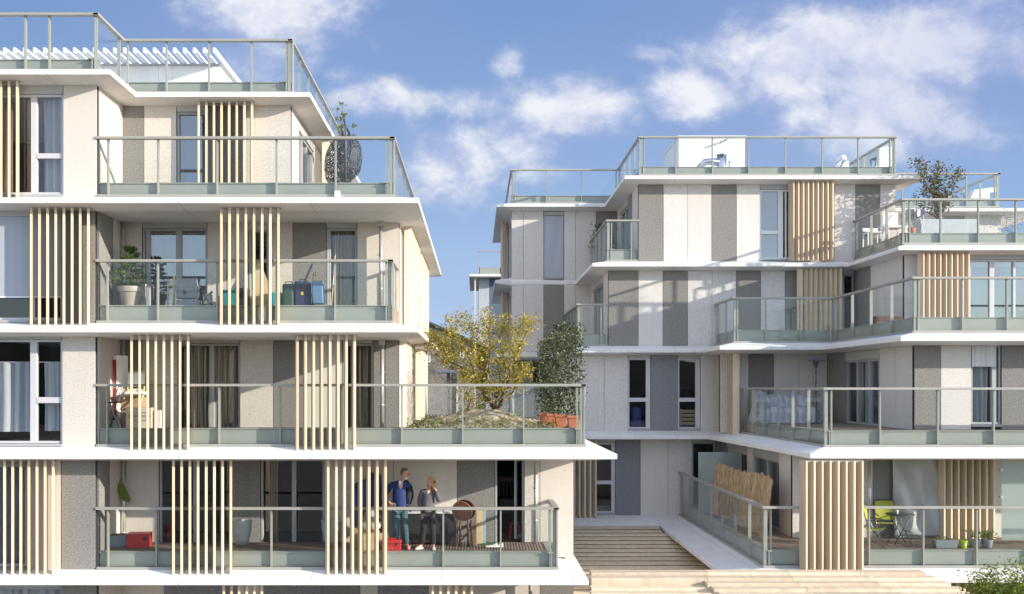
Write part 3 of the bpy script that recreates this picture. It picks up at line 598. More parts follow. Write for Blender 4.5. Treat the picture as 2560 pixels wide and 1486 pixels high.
# frosted privacy panes
for (a, b, Y, y0, y1) in ((1746, 1854, 30, 1131, 1330),):
    MB().box(wx(a, Y), wx(b, Y), Y, Y + .02, wz(y1, Y), wz(y0, Y)).build('privacy_pane', 'frosted_glass', B, True)
MB().box(wx(2505, 24), wx(2590, 24), 24, 24.02, RL[0] + .5, wz(1158, 24)).build('privacy_pane', 'frosted_glass', B, True)
for y in (1175, 1243): MB().box(wx(2500, 24), wx(2508, 24), 23.97, 24.05, wz(y + 3, 24), wz(y - 3, 24)).build('pane_clamp', 'zinc', B, True)
# ================================================================ ground and things
gm = MB(); gm.add([(-1500, -1500, 0), (1500, -1500, 0), (1500, 1500, 0), (-1500, 1500, 0)], [(0, 1, 2, 3)])
speckle('paving', (.16, .14, .115), (.21, .185, .15), (.25, .22, .18), 2)
tag(gm.build('ground', 'paving'), kind='structure')
speckle('ridge_green', (.03, .045, .02), (.05, .07, .03), (.08, .09, .045), .15)
hm = MB(); hm.grid(lambda a, b: (-700 + 1400 * a, -150 - 120 * b, (20 + 5 * math.sin(a * 19) + 3 * math.sin(a * 53)) * math.sin(math.pi * min(.5, b * .9 + .02))), 90, 12)
tag(hm.build('unseen_ridge', 'ridge_green'), kind='structure')  # unseen ridge behind the camera, added to darken the window reflections
def stone():
    m, nt, out = nodes('stone')
    v = coords(nt, (1, 1, 2.2)); vo = nt.nodes.new('ShaderNodeTexVoronoi'); vo.inputs['Scale'].default_value = 2.4; nt.links.new(v, vo.inputs['Vector'])
    ve = nt.nodes.new('ShaderNodeTexVoronoi'); ve.feature = 'DISTANCE_TO_EDGE'; ve.inputs['Scale'].default_value = 2.4; nt.links.new(v, ve.inputs['Vector'])
    c1 = mixc(nt, 0.6, ramp(nt, noise(nt, v, 1.2, 5), [(.35, (.10, .095, .09)), (.65, (.34, .30, .24))]), ramp(nt, vo.outputs['Distance'], [(0, (1, .97, .93)), (.6, (.35, .36, .4))]), 'MULTIPLY')
    c2 = mixc(nt, ramp(nt, ve.outputs['Distance'], [(.02, (1, 1, 1)), (.07, (0, 0, 0))]), c1, (.26, .24, .21))
    principled(nt, out, c2, 0.9, 0, bumpn(nt, ve.outputs['Distance'], .6, .05)); MATS['stone'] = m
stone()
PL_ = lambda n, c_, r=.6, **k: plain(n, c_, r, **k)
PL_('slate_roof', (.07, .075, .085), .6); PL_('taupe_plastic', (.42, .37, .33), .5); PL_('soil', (.10, .07, .05), .95)
PL_('bag_grey', (.30, .31, .34), .8, var=.12); PL_('red_plastic', (.50, .03, .025), .4); PL_('teal_plastic', (.04, .26, .26), .4); PL_('black_plastic', (.03, .03, .035), .45)
PL_('turquoise', (.07, .38, .45), .4); PL_('dark_green', (.04, .09, .075), .6); PL_('navy', (.035, .045, .12), .7); PL_('steel_blue', (.13, .25, .42), .6, var=.15)
PL_('plywood', (.58, .44, .27), .7, var=.15); PL_('broom_wood', (.7, .5, .28), .6); PL_('wicker', (.05, .052, .06), .5); PL_('carton', (.42, .28, .16), .85); PL_('carton_pale', (.62, .52, .42), .85)
PL_('white_print', (.8, .78, .76), .6); PL_('ink', (.03, .03, .05), .6); PL_('yellow', (.75, .5, .05), .6); PL_('planter_grey', (.22, .25, .26), .6)
PL_('pot_grey', (.42, .45, .46), .55); PL_('olive_cloth', (.12, .17, .03), .9); PL_('blue_tarp', (.012, .045, .22), .35, var=.25, scale=3); PL_('dark_wood', (.10, .045, .03), .5)
PL_('copper_wood', (.25, .11, .07), .45, var=.2); PL_('foam_blue', (.3, .55, .75), .7); PL_('green_mat', (.03, .12, .05), .9); PL_('terracotta', (.50, .17, .09), .75, var=.15)
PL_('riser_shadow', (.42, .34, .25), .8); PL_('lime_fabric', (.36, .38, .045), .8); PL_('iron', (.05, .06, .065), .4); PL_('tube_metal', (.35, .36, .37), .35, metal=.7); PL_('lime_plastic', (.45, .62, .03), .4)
PL_('tarp_grey', (.42, .42, .41), .28, var=.05); PL_('plastic_cover', (.46, .49, .56), .25, var=.12); PL_('patina', (.10, .09, .11), .35, metal=.5); PL_('bronze_brown', (.12, .07, .05), .7)
PL_('skin', (.58, .32, .23), .55); PL_('hair_grey', (.13, .115, .10), .8); PL_('hair_blond', (.50, .30, .12), .6, var=.3, scale=30); PL_('blue_knit', (.015, .035, .14), .9); PL_('grey_knit', (.10, .095, .11), .9)
PL_('black_cloth', (.02, .021, .022), .85); PL_('shoe_white', (.72, .66, .62), .6); PL_('shoe_pink', (.55, .2, .2), .6); PL_('white_cloth', (.8, .8, .8), .8); PL_('galvanised', (.60, .62, .66), .45, metal=.3)
PL_('cream_trim', (.66, .63, .56), .6); PL_('leaf_pot_green', (.03, .05, .02), .8); PL_('pale_blue_wall', (.42, .45, .50), .8); PL_('blue_wall', (.10, .14, .20), .8)
speckle('gravel', (.22, .17, .11), (.46, .37, .25), (.66, .56, .42), 9, p=(.32, .5, .66), st=.6)
leaf('leaf_gold', [(.20, .22, .03), (.40, .35, .05), (.50, .40, .07), (.32, .32, .04), (.42, .27, .06)])
leaf('leaf_olive', [(.05, .08, .015), (.10, .12, .02), (.18, .14, .03), (.22, .10, .03)], .3)
leaf('leaf_ivy', [(.02, .035, .015), (.05, .075, .025), (.10, .14, .05), (.30, .32, .20)], .15)
leaf('leaf_green', [(.06, .11, .02), (.10, .17, .03), (.18, .24, .04), (.26, .30, .05)], .3)
leaf('leaf_dry', [(.08, .11, .03), (.16, .20, .05), (.34, .32, .12), (.42, .36, .18)], .25)
leaf('leaf_fir', [(.05, .11, .02), (.09, .17, .03), (.15, .24, .05)], .2)
leaf('leaf_dark', [(.012, .03, .01), (.03, .06, .02), (.05, .09, .03)], .15)
leaf('leaf_laurel', [(.05, .08, .015), (.11, .15, .03), (.25, .27, .06)], .2)
def tartan():
    m, nt, out = nodes('tartan'); tc = nt.nodes.new('ShaderNodeTexCoord'); cs = []
    for d_, sc in (('X', 9), ('Z', 7)):
        w = nt.nodes.new('ShaderNodeTexWave'); w.bands_direction = d_; w.inputs['Scale'].default_value = sc; w.inputs['Distortion'].default_value = .6
        nt.links.new(tc.outputs['Object'], w.inputs['Vector']); cs.append(w.outputs['Fac'])
    c_ = mixc(nt, .5, ramp(nt, cs[0], [(.3, (.01, .02, .04)), (.6, (.07, .16, .19))]), ramp(nt, cs[1], [(.3, (.015, .03, .05)), (.6, (.09, .2, .22))]))
    principled(nt, out, c_, .9); MATS['tartan'] = m
tartan()
def reed():
    m, nt, out = nodes('reed'); f = noise(nt, coords(nt, (30, 30, .35)), 1.6, 3, .7)
    c_ = ramp(nt, f, [(.32, (.24, .14, .07)), (.5, (.52, .36, .19)), (.68, (.78, .66, .46))])
    principled(nt, out, c_, .8, 0, bumpn(nt, f, .8, .01)); MATS['reed'] = m
reed()
def lattice_mat():
    """woven strands with real gaps between them"""
    m, nt, out = nodes('wicker_weave'); v = coords(nt)
    vo = nt.nodes.new('ShaderNodeTexVoronoi'); vo.feature = 'DISTANCE_TO_EDGE'; vo.inputs['Scale'].default_value = 22; nt.links.new(v, vo.inputs['Vector'])
    gt = nt.nodes.new('ShaderNodeMath'); gt.operation = 'GREATER_THAN'; gt.inputs[1].default_value = .15; nt.links.new(vo.outputs['Distance'], gt.inputs[0])
    t = nt.nodes.new('ShaderNodeBsdfTransparent'); p = nt.nodes.new('ShaderNodeBsdfPrincipled'); p.inputs['Base Color'].default_value = (.03, .032, .042, 1); p.inputs['Roughness'].default_value = .6
    mx = nt.nodes.new('ShaderNodeMixShader'); nt.links.new(gt.outputs[0], mx.inputs[0]); nt.links.new(p.outputs[0], mx.inputs[1]); nt.links.new(t.outputs[0], mx.inputs[2]); nt.links.new(mx.outputs[0], out.inputs[0]); MATS['wicker_weave'] = m
lattice_mat()
# ---------------------------------------------------------------- foliage helpers
def leafcloud(mb, pts, n, size, spread, asp=.55, droop=0.0):
    """n small folded leaves scattered round the given points"""
    for i in range(n):
        p = Vector(random.choice(pts)); q = p + Vector((random.gauss(0, spread), random.gauss(0, spread), random.gauss(0, spread * .75)))
        s = size * random.uniform(.6, 1.25)
        a = Vector((random.gauss(0, 1), random.gauss(0, 1), random.gauss(0, .6) - droop)).normalized()
        b = a.cross(Vector((random.gauss(0, 1), random.gauss(0, 1), random.gauss(0, 1)))).normalized() * s * asp * .5
        t = q + a * s; mid = q + a * s * .5
        mb.add([q, mid + b, t, mid - b], [(0, 1, 2, 3)])
def branchy(mb, base, tips, r0, r1, wob=.06, seg=5, n=7):
    out = []
    for t in tips:
        a = Vector(base); b = Vector(t); pts = []
        for k in range(seg + 1):
            f = k / seg; p = a.lerp(b, f)
            p.x += math.sin(f * math.pi) * random.gauss(0, wob); p.y += math.sin(f * math.pi) * random.gauss(0, wob); p.z += math.sin(f * math.pi) * wob * .5
            pts.append(p)
        mb.tube(pts, [r0 + (r1 - r0) * k / seg for k in range(seg + 1)], n); out += pts[2:]
    return out
def simple_box(name, label, cat, x, y, z, sx, sy, sz, mat, rz=0, group=None, lid=None, bev=.015, extra=None):
    t = thing(name, label, cat, (x, y, z), rz, group)
    bevel(MB().box(-sx / 2, sx / 2, -sy / 2, sy / 2, 0, sz).build('body', mat, t), bev)
    if lid: bevel(MB().box(-sx / 2 - .012, sx / 2 + .012, -sy / 2 - .012, sy / 2 + .012, sz + .001, sz + .045).build('lid', lid, t), .01)
    return t
def text(body, size, mat, parent, loc, rot, name='lettering', ext=.001):
    cu = bpy.data.curves.new('t', 'FONT'); cu.body = body; cu.size = size; cu.extrude = ext; cu.align_x = 'CENTER'; cu.align_y = 'CENTER'
    ob = bpy.data.objects.new('t', cu); COL.objects.link(ob); bpy.context.view_layer.update()
    me = bpy.data.meshes.new_from_object(ob.evaluated_get(bpy.context.evaluated_depsgraph_get())); bpy.data.objects.remove(ob)
    me.materials.clear(); me.materials.append(MATS[mat]); o = bpy.data.objects.new(name, me); COL.objects.link(o); o.parent = parent; o.location = loc; o.rotation_euler = rot; return o
D1, D2, D3, D4 = 3.567, 6.343, 9.133, 11.94     # deck levels, left building
# ---------------------------------------------------------------- third-floor balcony of the left block
t = thing('potted_tree', 'small fir-like tree in a taupe tapered pot on the balcony with the suitcases', 'potted tree', (wx(326, 22.8), 22.8, D3))
bevel(MB().lathe([(.001, 0), (.17, 0), (.25, .40), (.28, .405), (.29, .53), (.26, .53), (.25, .47), (.001, .46)], 28).build('pot', 'taupe_plastic', t), .004)
MB().tube([(0, 0, .4), (.01, 0, 1.0), (-.02, 0, 1.5)], [.02, .015, .006], 8).build('trunk', 'bark', t)
mb = MB()
for lev in range(9):
    z = .60 + lev * .105 + random.gauss(0, .01); rr = (.50 - lev * .042) * random.uniform(.75, 1.15)
    for k in range(5):
        a = k * 1.257 + lev * .8 + random.gauss(0, .25); r_ = rr * random.uniform(.7, 1.1)
        base = Vector((0, 0, z)); tip = Vector((math.cos(a) * r_, math.sin(a) * r_ * .8, z + random.uniform(-.05, .10))); mb.bar(base, tip, .008)
        twigs = [(base, tip)] + [(base.lerp(tip, f), base.lerp(tip, f) + Vector((math.cos(a + s_ * .8), math.sin(a + s_ * .8), .05)) * r_ * .38) for f, s_ in ((.4, 1), (.55, -1), (.7, 1))]
        for (q0, q1) in twigs:
            for j in range(14):
                q = q0.lerp(q1, .1 + .9 * j / 14); dv = ((q1 - q0).normalized() * .7 + Vector((random.gauss(0, .6), random.gauss(0, .6), random.gauss(.1, .45)))).normalized() * .065
                w_ = Vector((random.gauss(0, 1), random.gauss(0, 1), 1)).cross(dv).normalized() * .011
                mb.add([q - w_, q + dv - w_ * .3, q + dv + w_ * .3, q + w_], [(0, 1, 2, 3)])
mb.build('foliage', 'leaf_fir', t)
simple_box('side_cabinet', 'low blue-grey cabinet piled with papers behind the potted fir-like tree', 'cabinet', wx(322, 23.3), 23.3, D3, .72, .3, .62, 'bag_grey', lid='white_print')
t = simple_box('storage_chest', 'pale grey plastic chest under the grey satchel', 'chest', wx(473, 22.85), 22.85, D3, .5, .35, .22, 'bag_grey')
t = thing('satchel', 'grey cloth satchel with a buckled flap on a chest beside the sliding door', 'bag', (wx(470, 22.8), 22.8, D3 + .245))
bevel(MB().add([(-.26, -.1, 0), (.24, -.1, 0), (.24, .1, 0), (-.26, .1, 0), (-.27, -.12, .2), (.25, -.12, .2), (.25, .12, .2), (-.27, .12, .2), (-.22, -.07, .46), (.2, -.07, .46), (.2, .08, .46), (-.22, .08, .46)],
      [(3, 2, 1, 0), (0, 1, 5, 4), (1, 2, 6, 5), (2, 3, 7, 6), (3, 0, 4, 7), (4, 5, 9, 8), (5, 6, 10, 9), (6, 7, 11, 10), (7, 4, 8, 11), (8, 9, 10, 11)]).build('body', 'bag_grey', t), .04, 3)
bevel(MB().add([(-.28, -.135, .2), (-.02, -.145, .16), (.26, -.135, .2), (.22, -.09, .47), (-.24, -.09, .47), (-.24, .09, .49), (.22, .09, .49)], [(0, 1, 2, 3, 4), (4, 3, 6, 5)]).build('flap', 'bag_grey', t), .01)
MB().box(-.06, -.02, -.16, -.146, .1, .2).build('buckle', 'iron', t)
for i, (px, yt, m, lab) in enumerate([(419, 697, 'broom_wood', 'thin pale pole standing left of the grey satchel'), (434, 690, 'broom_wood', 'thicker tan pole standing just beside the grey satchel')]):
    mb = MB(); mb.tube([(0, 0, 0), (.005, .03, wz(yt, 23.0) - D3)], .018 + .008 * i, 10)
    tag(mb.build('pole', m), lab, 'pole').location = (wx(px, 23), 23, D3)
t = thing('folded_pushchair', 'dark folded pushchair between the grey satchel and the timber fins', 'pushchair', (wx(518, 22.8), 22.8, D3))
mb = MB()
for s_ in (-1, 1): mb.tube([(-.12, .05 * s_, .05), (.0, .05 * s_, .3), (.12, .06 * s_, .42)], .014); mb.tube([(.15, .06 * s_, .04), (.02, .06 * s_, .25), (-.1, .06 * s_, .45)], .014)
mb.build('frame', 'iron', t)
for (a, b) in ((-.13, .05), (.16, .05)):
    MB().tube([(a, -.09, b), (a, -.05, b)], .05, 16).build('wheel', 'black_plastic', t); MB().tube([(a, .05, b), (a, .09, b)], .05, 16).build('wheel', 'black_plastic', t)
bevel(MB().box(-.1, .12, -.05, .05, .12, .36).build('seat', 'bag_grey', t), .03)
tag(bevel(MB().add([(-.05, -.03, 0), (.04, -.03, .02), (.09, .03, .26), (-.01, .03, .26), (-.04, .06, 0), (.05, .06, .02), (.1, .09, .24), (0, .09, .24)], [(0, 1, 2, 3), (7, 6, 5, 4), (0, 4, 5, 1), (1, 5, 6, 2), (2, 6, 7, 3), (3, 7, 4, 0)]).build('bag', 'red_plastic'), .01), 'small bright red bag beside the folded pushchair', 'bag').location = (wx(544, 22.7), 22.7, D3 + .06)
simple_box('storage_box', 'teal plastic storage box behind the second row of bare fins, nearest the red bag', 'box', wx(578, 23.0), 23.0, D3, .38, .35, .42, 'teal_plastic', lid='turquoise')
simple_box('storage_box', 'black crate standing between the teal storage box and the sun-patch board', 'box', wx(606, 23.1), 23.1, D3, .3, .3, .52, 'black_plastic')
mb = MB(); pr = [(wx(a, 23.2) - wx(647, 23.2), wz(b, 23.2) - D3) for a, b in ((636, 655), (645, 652), (668, 710), (676, 778), (620, 778))]  # outline follows a triangular patch of sunlight, built as a tan board
n_ = len(pr); mb.add([(x, -.0 + z * .2, z) for x, z in pr] + [(x, .02 + z * .2, z) for x, z in pr], [tuple(range(n_))[::-1], tuple(range(n_, 2 * n_))] + [(i, (i + 1) % n_, n_ + (i + 1) % n_, n_ + i) for i in range(n_)])
o = tag(mb.build('sun_patch_board', 'plywood'), 'tan board in the outline of a sunlit patch, leaning behind the timber fins', 'board'); o.location = (wx(647, 23.2), 23.2, D3 + .01)
simple_box('storage_box', 'small turquoise tub just right of the sun-patch board', 'box', wx(693, 22.9), 22.9, D3, .22, .25, .40, 'turquoise')
def suitcase(label, px, w, h, mat, Y=22.85):
    t = thing('suitcase', label, 'suitcase', (wx(px, Y), Y, D3), 0, 'suitcases on the balcony')
    bevel(MB().box(-w / 2, w / 2, -.13, .13, .04, h).build('shell', mat, t), .05, 3)
    mb = MB(); mb.tube([(-.08, 0, h), (-.08, 0, h + .05), (.08, 0, h + .05), (.08, 0, h)], .012); mb.build('handle', 'iron', t)
    for s_ in (-1, 1): MB().tube([(s_ * w * .35, -.1, .03), (s_ * w * .35, -.05, .03)], .03, 12).build('wheel', 'black_plastic', t)
    return t
suitcase('dark green suitcase left of the navy one', 722, .27, .6, 'dark_green')
t = suitcase('navy suitcase with a yellow tag, beside the blue shopping trolley', 757, .37, .66, 'navy')
MB().box(-.185, .185, -.137, -.131, .44, .50).build('strap', 'ink', t); MB().box(-.02, .04, -.145, -.138, .33, .40).build('tag', 'yellow', t)
t = thing('shopping_trolley', 'light blue shopping trolley with a tall handle on the balcony', 'trolley', (wx(797, 22.75), 22.75, D3))
bevel(MB().add([(-.13, -.12, .12), (.13, -.12, .12), (.14, .1, .12), (-.13, .1, .12), (-.15, -.13, .64), (.10, -.13, .66), (.10, .08, .66), (-.15, .08, .64)], [(3, 2, 1, 0), (4, 5, 6, 7), (0, 1, 5, 4), (1, 2, 6, 5), (2, 3, 7, 6), (3, 0, 4, 7)]).build('bag', 'steel_blue', t), .03, 3)
mb = MB(); mb.tube([(-.17, .1, .06), (-.15, .1, .7), (-.14, .1, .86), (-.10, .1, .88), (-.09, .1, .78)], .013); mb.tube([(-.17, .1, .06), (.14, -.05, .08)], .012); mb.build('frame', 'iron', t)
for s_ in (-1, 1): MB().tube([(-.17, .1 + .06 * s_, .07), (-.17, .1 + .09 * s_, .07)], .07, 18).build('wheel', 'black_plastic', t)
mb = MB(); mb.tube([(-.03, 0, 0), (.03, .25, 1.35)], .014); tag(mb.build('broomstick', 'broom_wood'), 'thin pale broomstick leaning at the curtained door right of the trolley', 'broom').location = (wx(831, 23.1), 23.1, D3)
# ---------------------------------------------------------------- top terrace: egg chair and tall shrub
t = thing('hanging_chair', 'dark woven egg-shaped hanging chair on the top terrace corner', 'hanging chair', (wx(862, 26), 26, D4))
mb = MB()
def egg(a, b):
    th = 2 * math.pi * a; ph = math.pi * b
    r = .50 * math.sin(ph) ** .8; z = 1.42 + .66 * math.cos(ph)
    x = r * math.cos(th) - .04 + (z - 1.4) * .12 - (.10 if z < 1.1 else 0) * (1.1 - z) * 3; y = r * .85 * math.sin(th)
    return (x, y, z)
mb.grid(egg, 36, 18); mb.build('basket', 'wicker_weave', t)
mb = MB()
for kk in range(4):
    pts = [];
    for j in range(25):
        ph = math.pi * j / 24; a = kk * .8 + .5 * math.sin(ph * 1.3)
        q = egg(a / 6.283 + (.5 if kk > 1 else 0), j / 24); pts.append(q)
    mb.tube(pts, .014, 6)
mb.tube([egg(k / 30, .62) for k in range(31)], .014, 6); mb.build('rim', 'iron', t)
mb = MB(); mb.tube([(.06, .55, .02), (.08, .62, 1.0), (.08, .60, 1.9), (.06, .45, 2.28), (-.02, .2, 2.42), (-.06, .02, 2.34), (-.06, 0, 2.08)], .032, 12); mb.tube([(-.4, .55, .02), (.5, .55, .02)], .03); mb.tube([(.06, -.4, .02), (.06, .6, .02)], .03); mb.build('stand', 'iron', t)
mb = MB(); mb.tube([(.085, -.46, .02), (.085, -.48, 2.2), (.03, -.4, 2.42)], .026, 10); mb.build('front_post', 'iron', t)
t = thing('tall_shrub', 'tall upright laurel-leaved shrub rising behind the hanging chair', 'shrub', (wx(858, 28), 28, D4))
bevel(MB().lathe([(.001, 0), (.2, 0), (.27, .5), (.24, .5), (.001, .45)], 20).build('pot', 'pot_grey', t), .01)
mb = MB(); tips = [(-.16, 0, 3.35), (-.02, 0, 3.5), (.04, .05, 3.2), (.30, 0, 2.85), (-.08, .1, 3.1)]; st = branchy(mb, (0, 0, .4), tips, .02, .006, .05, 9); mb.build('stem', 'bark', t)
mb = MB(); leafcloud(mb, [p for p in st if p[2] > 1.3], 900, .085, .035, .35, -1.2); mb.build('foliage', 'leaf_laurel', t)
t = thing('climbing_plant', 'thin sprigs of leaves behind the side glass of the roof terrace', 'plant', (wx(822, 31), 31, LL[4]))
mb = MB(); st = branchy(mb, (0, 0, 0), [(0, -.2, 1.7), (.0, .3, 1.3), (0, -.6, 1.1)], .012, .004, .05, 7); mb.build('stem', 'bark', t)
mb = MB(); leafcloud(mb, st, 350, .08, .08, .45); mb.build('foliage', 'leaf_laurel', t)
# ---------------------------------------------------------------- second-floor balcony: removal boxes
t = thing('tall_carton', 'tall white and red carton printed atlantic, standing in the balcony corner', 'carton', (wx(291, 23.15), 23.15, D2), R(-28))
bevel(MB().box(-.2, .2, -.17, .17, 0, 1.72).build('carton_body', 'white_print', t), .006)
MB().box(-.03, .19, -.1735, -.171, .2, 1.62).build('red_panel', 'red_plastic', t)
for k in range(9): MB().box(.03, .16 - k * .008, -.1755, -.174, .95 + k * .055, .965 + k * .055).build('stripe', 'white_print', t)
text('atlantic', .13, 'ink', t, (-.10, -.1725, 1.33), (R(90), R(90), 0))
MB().box(-.13, -.075, -.1735, -.171, .92, 1.03).build('label_mark', 'ink', t)
simple_box('carton', 'long pale carton with red print lying on the brown carton stack', 'carton', wx(330, 23.2), 23.2, D2 + .74, .5, .35, .2, 'carton_pale', .05)
simple_box('carton', 'brown carton under the long pale carton', 'carton', wx(335, 23.2), 23.2, D2, .5, .4, .735, 'carton')
t = thing('moving_carton', 'open pale removal carton with black lettering behind the first fins', 'carton', (wx(352, 22.65), 22.65, D2), R(3))
bevel(MB().box(-.29, .29, -.18, .18, 0, .50).build('carton_body', 'carton_pale', t), .006)
MB().add([(-.29, -.18, .50), (-.29, .18, .50), (-.42, .16, .42), (-.42, -.16, .42), (-.29, -.185, .50), (-.29, .18, .505), (-.42, .16, .425), (-.42, -.16, .425)], [(0, 1, 2, 3), (7, 6, 5, 4)]).build('flap', 'carton_pale', t)
text('DEMENAGEURS', .075, 'ink', t, (0.02, -.182, .3), (R(90), 0, 0)); text('SERVICE  TRANSPORT', .035, 'ink', t, (.02, -.182, .2), (R(90), 0, 0)); text('CARTON STANDARD', .035, 'ink', t, (.02, -.182, .38), (R(90), 0, 0))
t = thing('wooden_chair', 'pale wooden chair with a white back cushion on top of the cartons', 'chair', (wx(338, 22.95), 22.95, D2 + .60))
mb = MB(); [mb.tube([(x_, .05, .3), (x_ * .9, .12, .75)], .018) for x_ in (-.2, .2)]; mb.tube([(-.19, .12, .74), (.19, .12, .74)], .02); mb.tube([(.21, -.2, .02), (.2, 0, .3), (.18, .1, .45)], .02); mb.tube([(-.2, -.2, .1), (-.2, .1, .32)], .02); mb.build('frame', 'broom_wood', t)
bevel(MB().box(-.2, .2, .04, .1, .38, .72).build('cushion', 'white_cloth', t), .03, 3); bevel(MB().box(-.16, .3, -.3, .1, .2, .27).build('seat', 'white_cloth', t), .02, 2)
t = thing('folding_stool', 'dark high folding stool near the rail in front of the tall carton', 'stool', (wx(285, 22.6), 22.6, D2))
mb = MB()
for s_ in (-1, 1): mb.tube([(-.14, .12 * s_, 0), (.06, .1 * s_, .75), (.14, .1 * s_, .98)], .014); mb.tube([(.16, .12 * s_, 0), (-.06, .1 * s_, .62)], .014)
mb.tube([(.14, -.1, .98), (.14, .1, .98)], .014); mb.tube([(-.1, -.12, .25), (-.1, .12, .25)], .01); mb.build('frame', 'tube_metal', t)
bevel(MB().box(-.17, .14, -.15, .15, .60, .64).build('seat', 'black_plastic', t), .01)
simple_box('carton', 'narrow white carton with red and green print right of the removal carton', 'carton', wx(398, 22.7), 22.7, D2, .17, .25, .44, 'white_print')
mb = MB(); mb.tube([(-.1, 0, 0), (0, .0, .2), (.07, 0, .35), (.02, .02, .2), (-.06, .02, 0)], .008); tag(mb.build('yellow_cord', 'yellow'), 'looped yellow cord hanging at the left end of the carton balcony', 'cord').location = (wx(252, 22.4), 22.4, D2 + .02)
# ---------------------------------------------------------------- first-floor balcony
t = thing('planter_trough', 'blue-grey trough planter in the left corner of the couple\'s balcony', 'planter', (wx(275, 22.85), 22.85, D1), R(28))
bevel(MB().add([(-.34, -.12, 0), (.34, -.12, 0), (.34, .12, 0), (-.34, .12, 0), (-.38, -.15, .28), (.38, -.15, .28), (.38, .15, .28), (-.38, .15, .28)], [(3, 2, 1, 0), (4, 5, 6, 7), (0, 1, 5, 4), (1, 2, 6, 5), (2, 3, 7, 6), (3, 0, 4, 7)]).build('trough', 'planter_grey', t), .012)
MB().box(-.35, .35, -.12, .12, .281, .29).build('soil', 'soil', t)
def crate(label, px, Y, z, w, d_, h, mat):
    t = thing('plastic_crate', label, 'crate', (wx(px, Y), Y, z), R(6)); th = .015
    mb = MB(); mb.box(-w / 2, w / 2, -d_ / 2, d_ / 2, 0, th); mb.box(-w / 2, w / 2, -d_ / 2, -d_ / 2 + th, th, h); mb.box(-w / 2, w / 2, d_ / 2 - th, d_ / 2, th, h); mb.box(-w / 2, -w / 2 + th, -d_ / 2 + th, d_ / 2 - th, th, h); mb.box(w / 2 - th, w / 2, -d_ / 2 + th, d_ / 2 - th, th, h)
    mb.build('shell', mat, t); bevel(MB().box(-w / 2 - .012, w / 2 + .012, -d_ / 2 - .012, d_ / 2 + .012, h + .001, h + .03).build('rim', mat, t), .006)
    MB().box(w / 2 - .13, w / 2 - .04, -d_ / 2 - .006, -d_ / 2 - .001, h - .13, h - .05).build('handle_slot', 'black_plastic', t)
    return t
crate('red plastic crate on the decking below the hanging green bag', 349, 22.95, D1, .5, .36, .29, 'red_plastic')
t = thing('hanging_bag', 'limp green cloth bag hanging from the downpipe', 'bag', (wx(309, 23.3), 23.3, wz(1256, 23.3)), 0)
bevel(MB().add([(-.02, -.03, .05), (.13, -.03, 0), (.16, -.03, .08), (-.02, -.03, .45), (-.16, -.03, .42), (-.17, -.03, .33), (-.02, .03, .05), (.13, .03, 0), (.16, .03, .08), (-.02, .03, .45), (-.16, .03, .42), (-.17, .03, .33)],
      [(5, 4, 3, 2, 1, 0), (6, 7, 8, 9, 10, 11)] + [(i, (i + 1) % 6, 6 + (i + 1) % 6, 6 + i) for i in range(6)]).build('cloth', 'olive_cloth', t), .01)
MB().tube([(-.12, 0, .43), (-.06, .02, .56), (-.02, 0, .44)], .008).build('strap', 'olive_cloth', t)
prof = [(.001, 0), (.13, 0), (.19, .12), (.235, .38), (.24, .56), (.25, .58), (.225, .58), (.22, .5), (.001, .48)]
for px, lab in ((604, 'large smooth grey pot standing left of the wide sliding door'), (829, 'large smooth grey pot half hidden by the fins near the blue tarpaulin')):
    t = thing('plant_pot', lab, 'pot', (wx(px, 23.2), 23.2, D1), 0, 'large grey pots on the first-floor balcony'); MB().lathe(prof, 32).build('shell', 'pot_grey', t)
t = thing('covered_load', 'tall load wrapped in shiny blue tarpaulin behind the fins by the man', 'tarpaulin', (wx(920, 23.05), 23.05, D1 + .02))
def tarp(a, b):
    th = 2 * math.pi * a; w_ = .33 - .02 * b; z = 1.62 * b + (.1 * math.cos(th) if b > .9 else 0)
    k = 1 if b < .97 else .25
    f = 1 + .10 * math.sin(th * 7 + b * 4) * (1 - .5 * b) + .04 * math.sin(th * 13 - b * 9)
    return (w_ * math.copysign(abs(math.cos(th)) ** .6, math.cos(th)) * f * k, .2 * math.copysign(abs(math.sin(th)) ** .6, math.sin(th)) * f * k, z)
MB().grid(tarp, 64, 22).build('sheet', 'blue_tarp', t)
simple_box('carton', 'brown carton below the blue tarpaulin, leftmost on the deck there', 'carton', wx(893, 22.65), 22.65, D1, .28, .3, .5, 'carton')
t = simple_box('carton', 'open tan carton with raised flaps beside the red toolbox', 'carton', wx(928, 22.5), 22.5, D1, .36, .3, .42, 'plywood')
MB().add([(-.18, -.15, .42), (.18, -.15, .42), (.2, -.28, .48), (-.2, -.28, .48), (-.18, -.145, .42), (.18, -.145, .42), (.2, -.275, .485), (-.2, -.275, .485)], [(0, 1, 2, 3), (7, 6, 5, 4)]).build('flap', 'plywood', t)
t = thing('bag_pile', 'grey and white bags heaped on the open carton behind the fins', 'bags', (wx(926, 22.55), 22.55, D1 + .43))
for (x_, y_, z_, r_, m) in ((-.12, 0, 0, .15, 'bag_grey'), (.1, .02, 0, .14, 'white_cloth'), (0, .02, .16, .15, 'bag_grey'), (.16, .0, .17, .09, 'navy')):
    MB().grid(lambda a, b: (x_ + r_ * math.sin(math.pi * b) * math.cos(6.283 * a) * (1 + .15 * math.sin(a * 30)), y_ + r_ * .8 * math.sin(math.pi * b) * math.sin(6.283 * a), z_ + r_ * (1 - math.cos(math.pi * b)) * (1.05 + .1 * math.sin(a * 25))), 24, 12).build('bag', m, t)
t = thing('carrier_bag', 'white plastic carrier bag standing left of the man\'s legs', 'bag', (wx(961, 22.62), 22.62, D1))
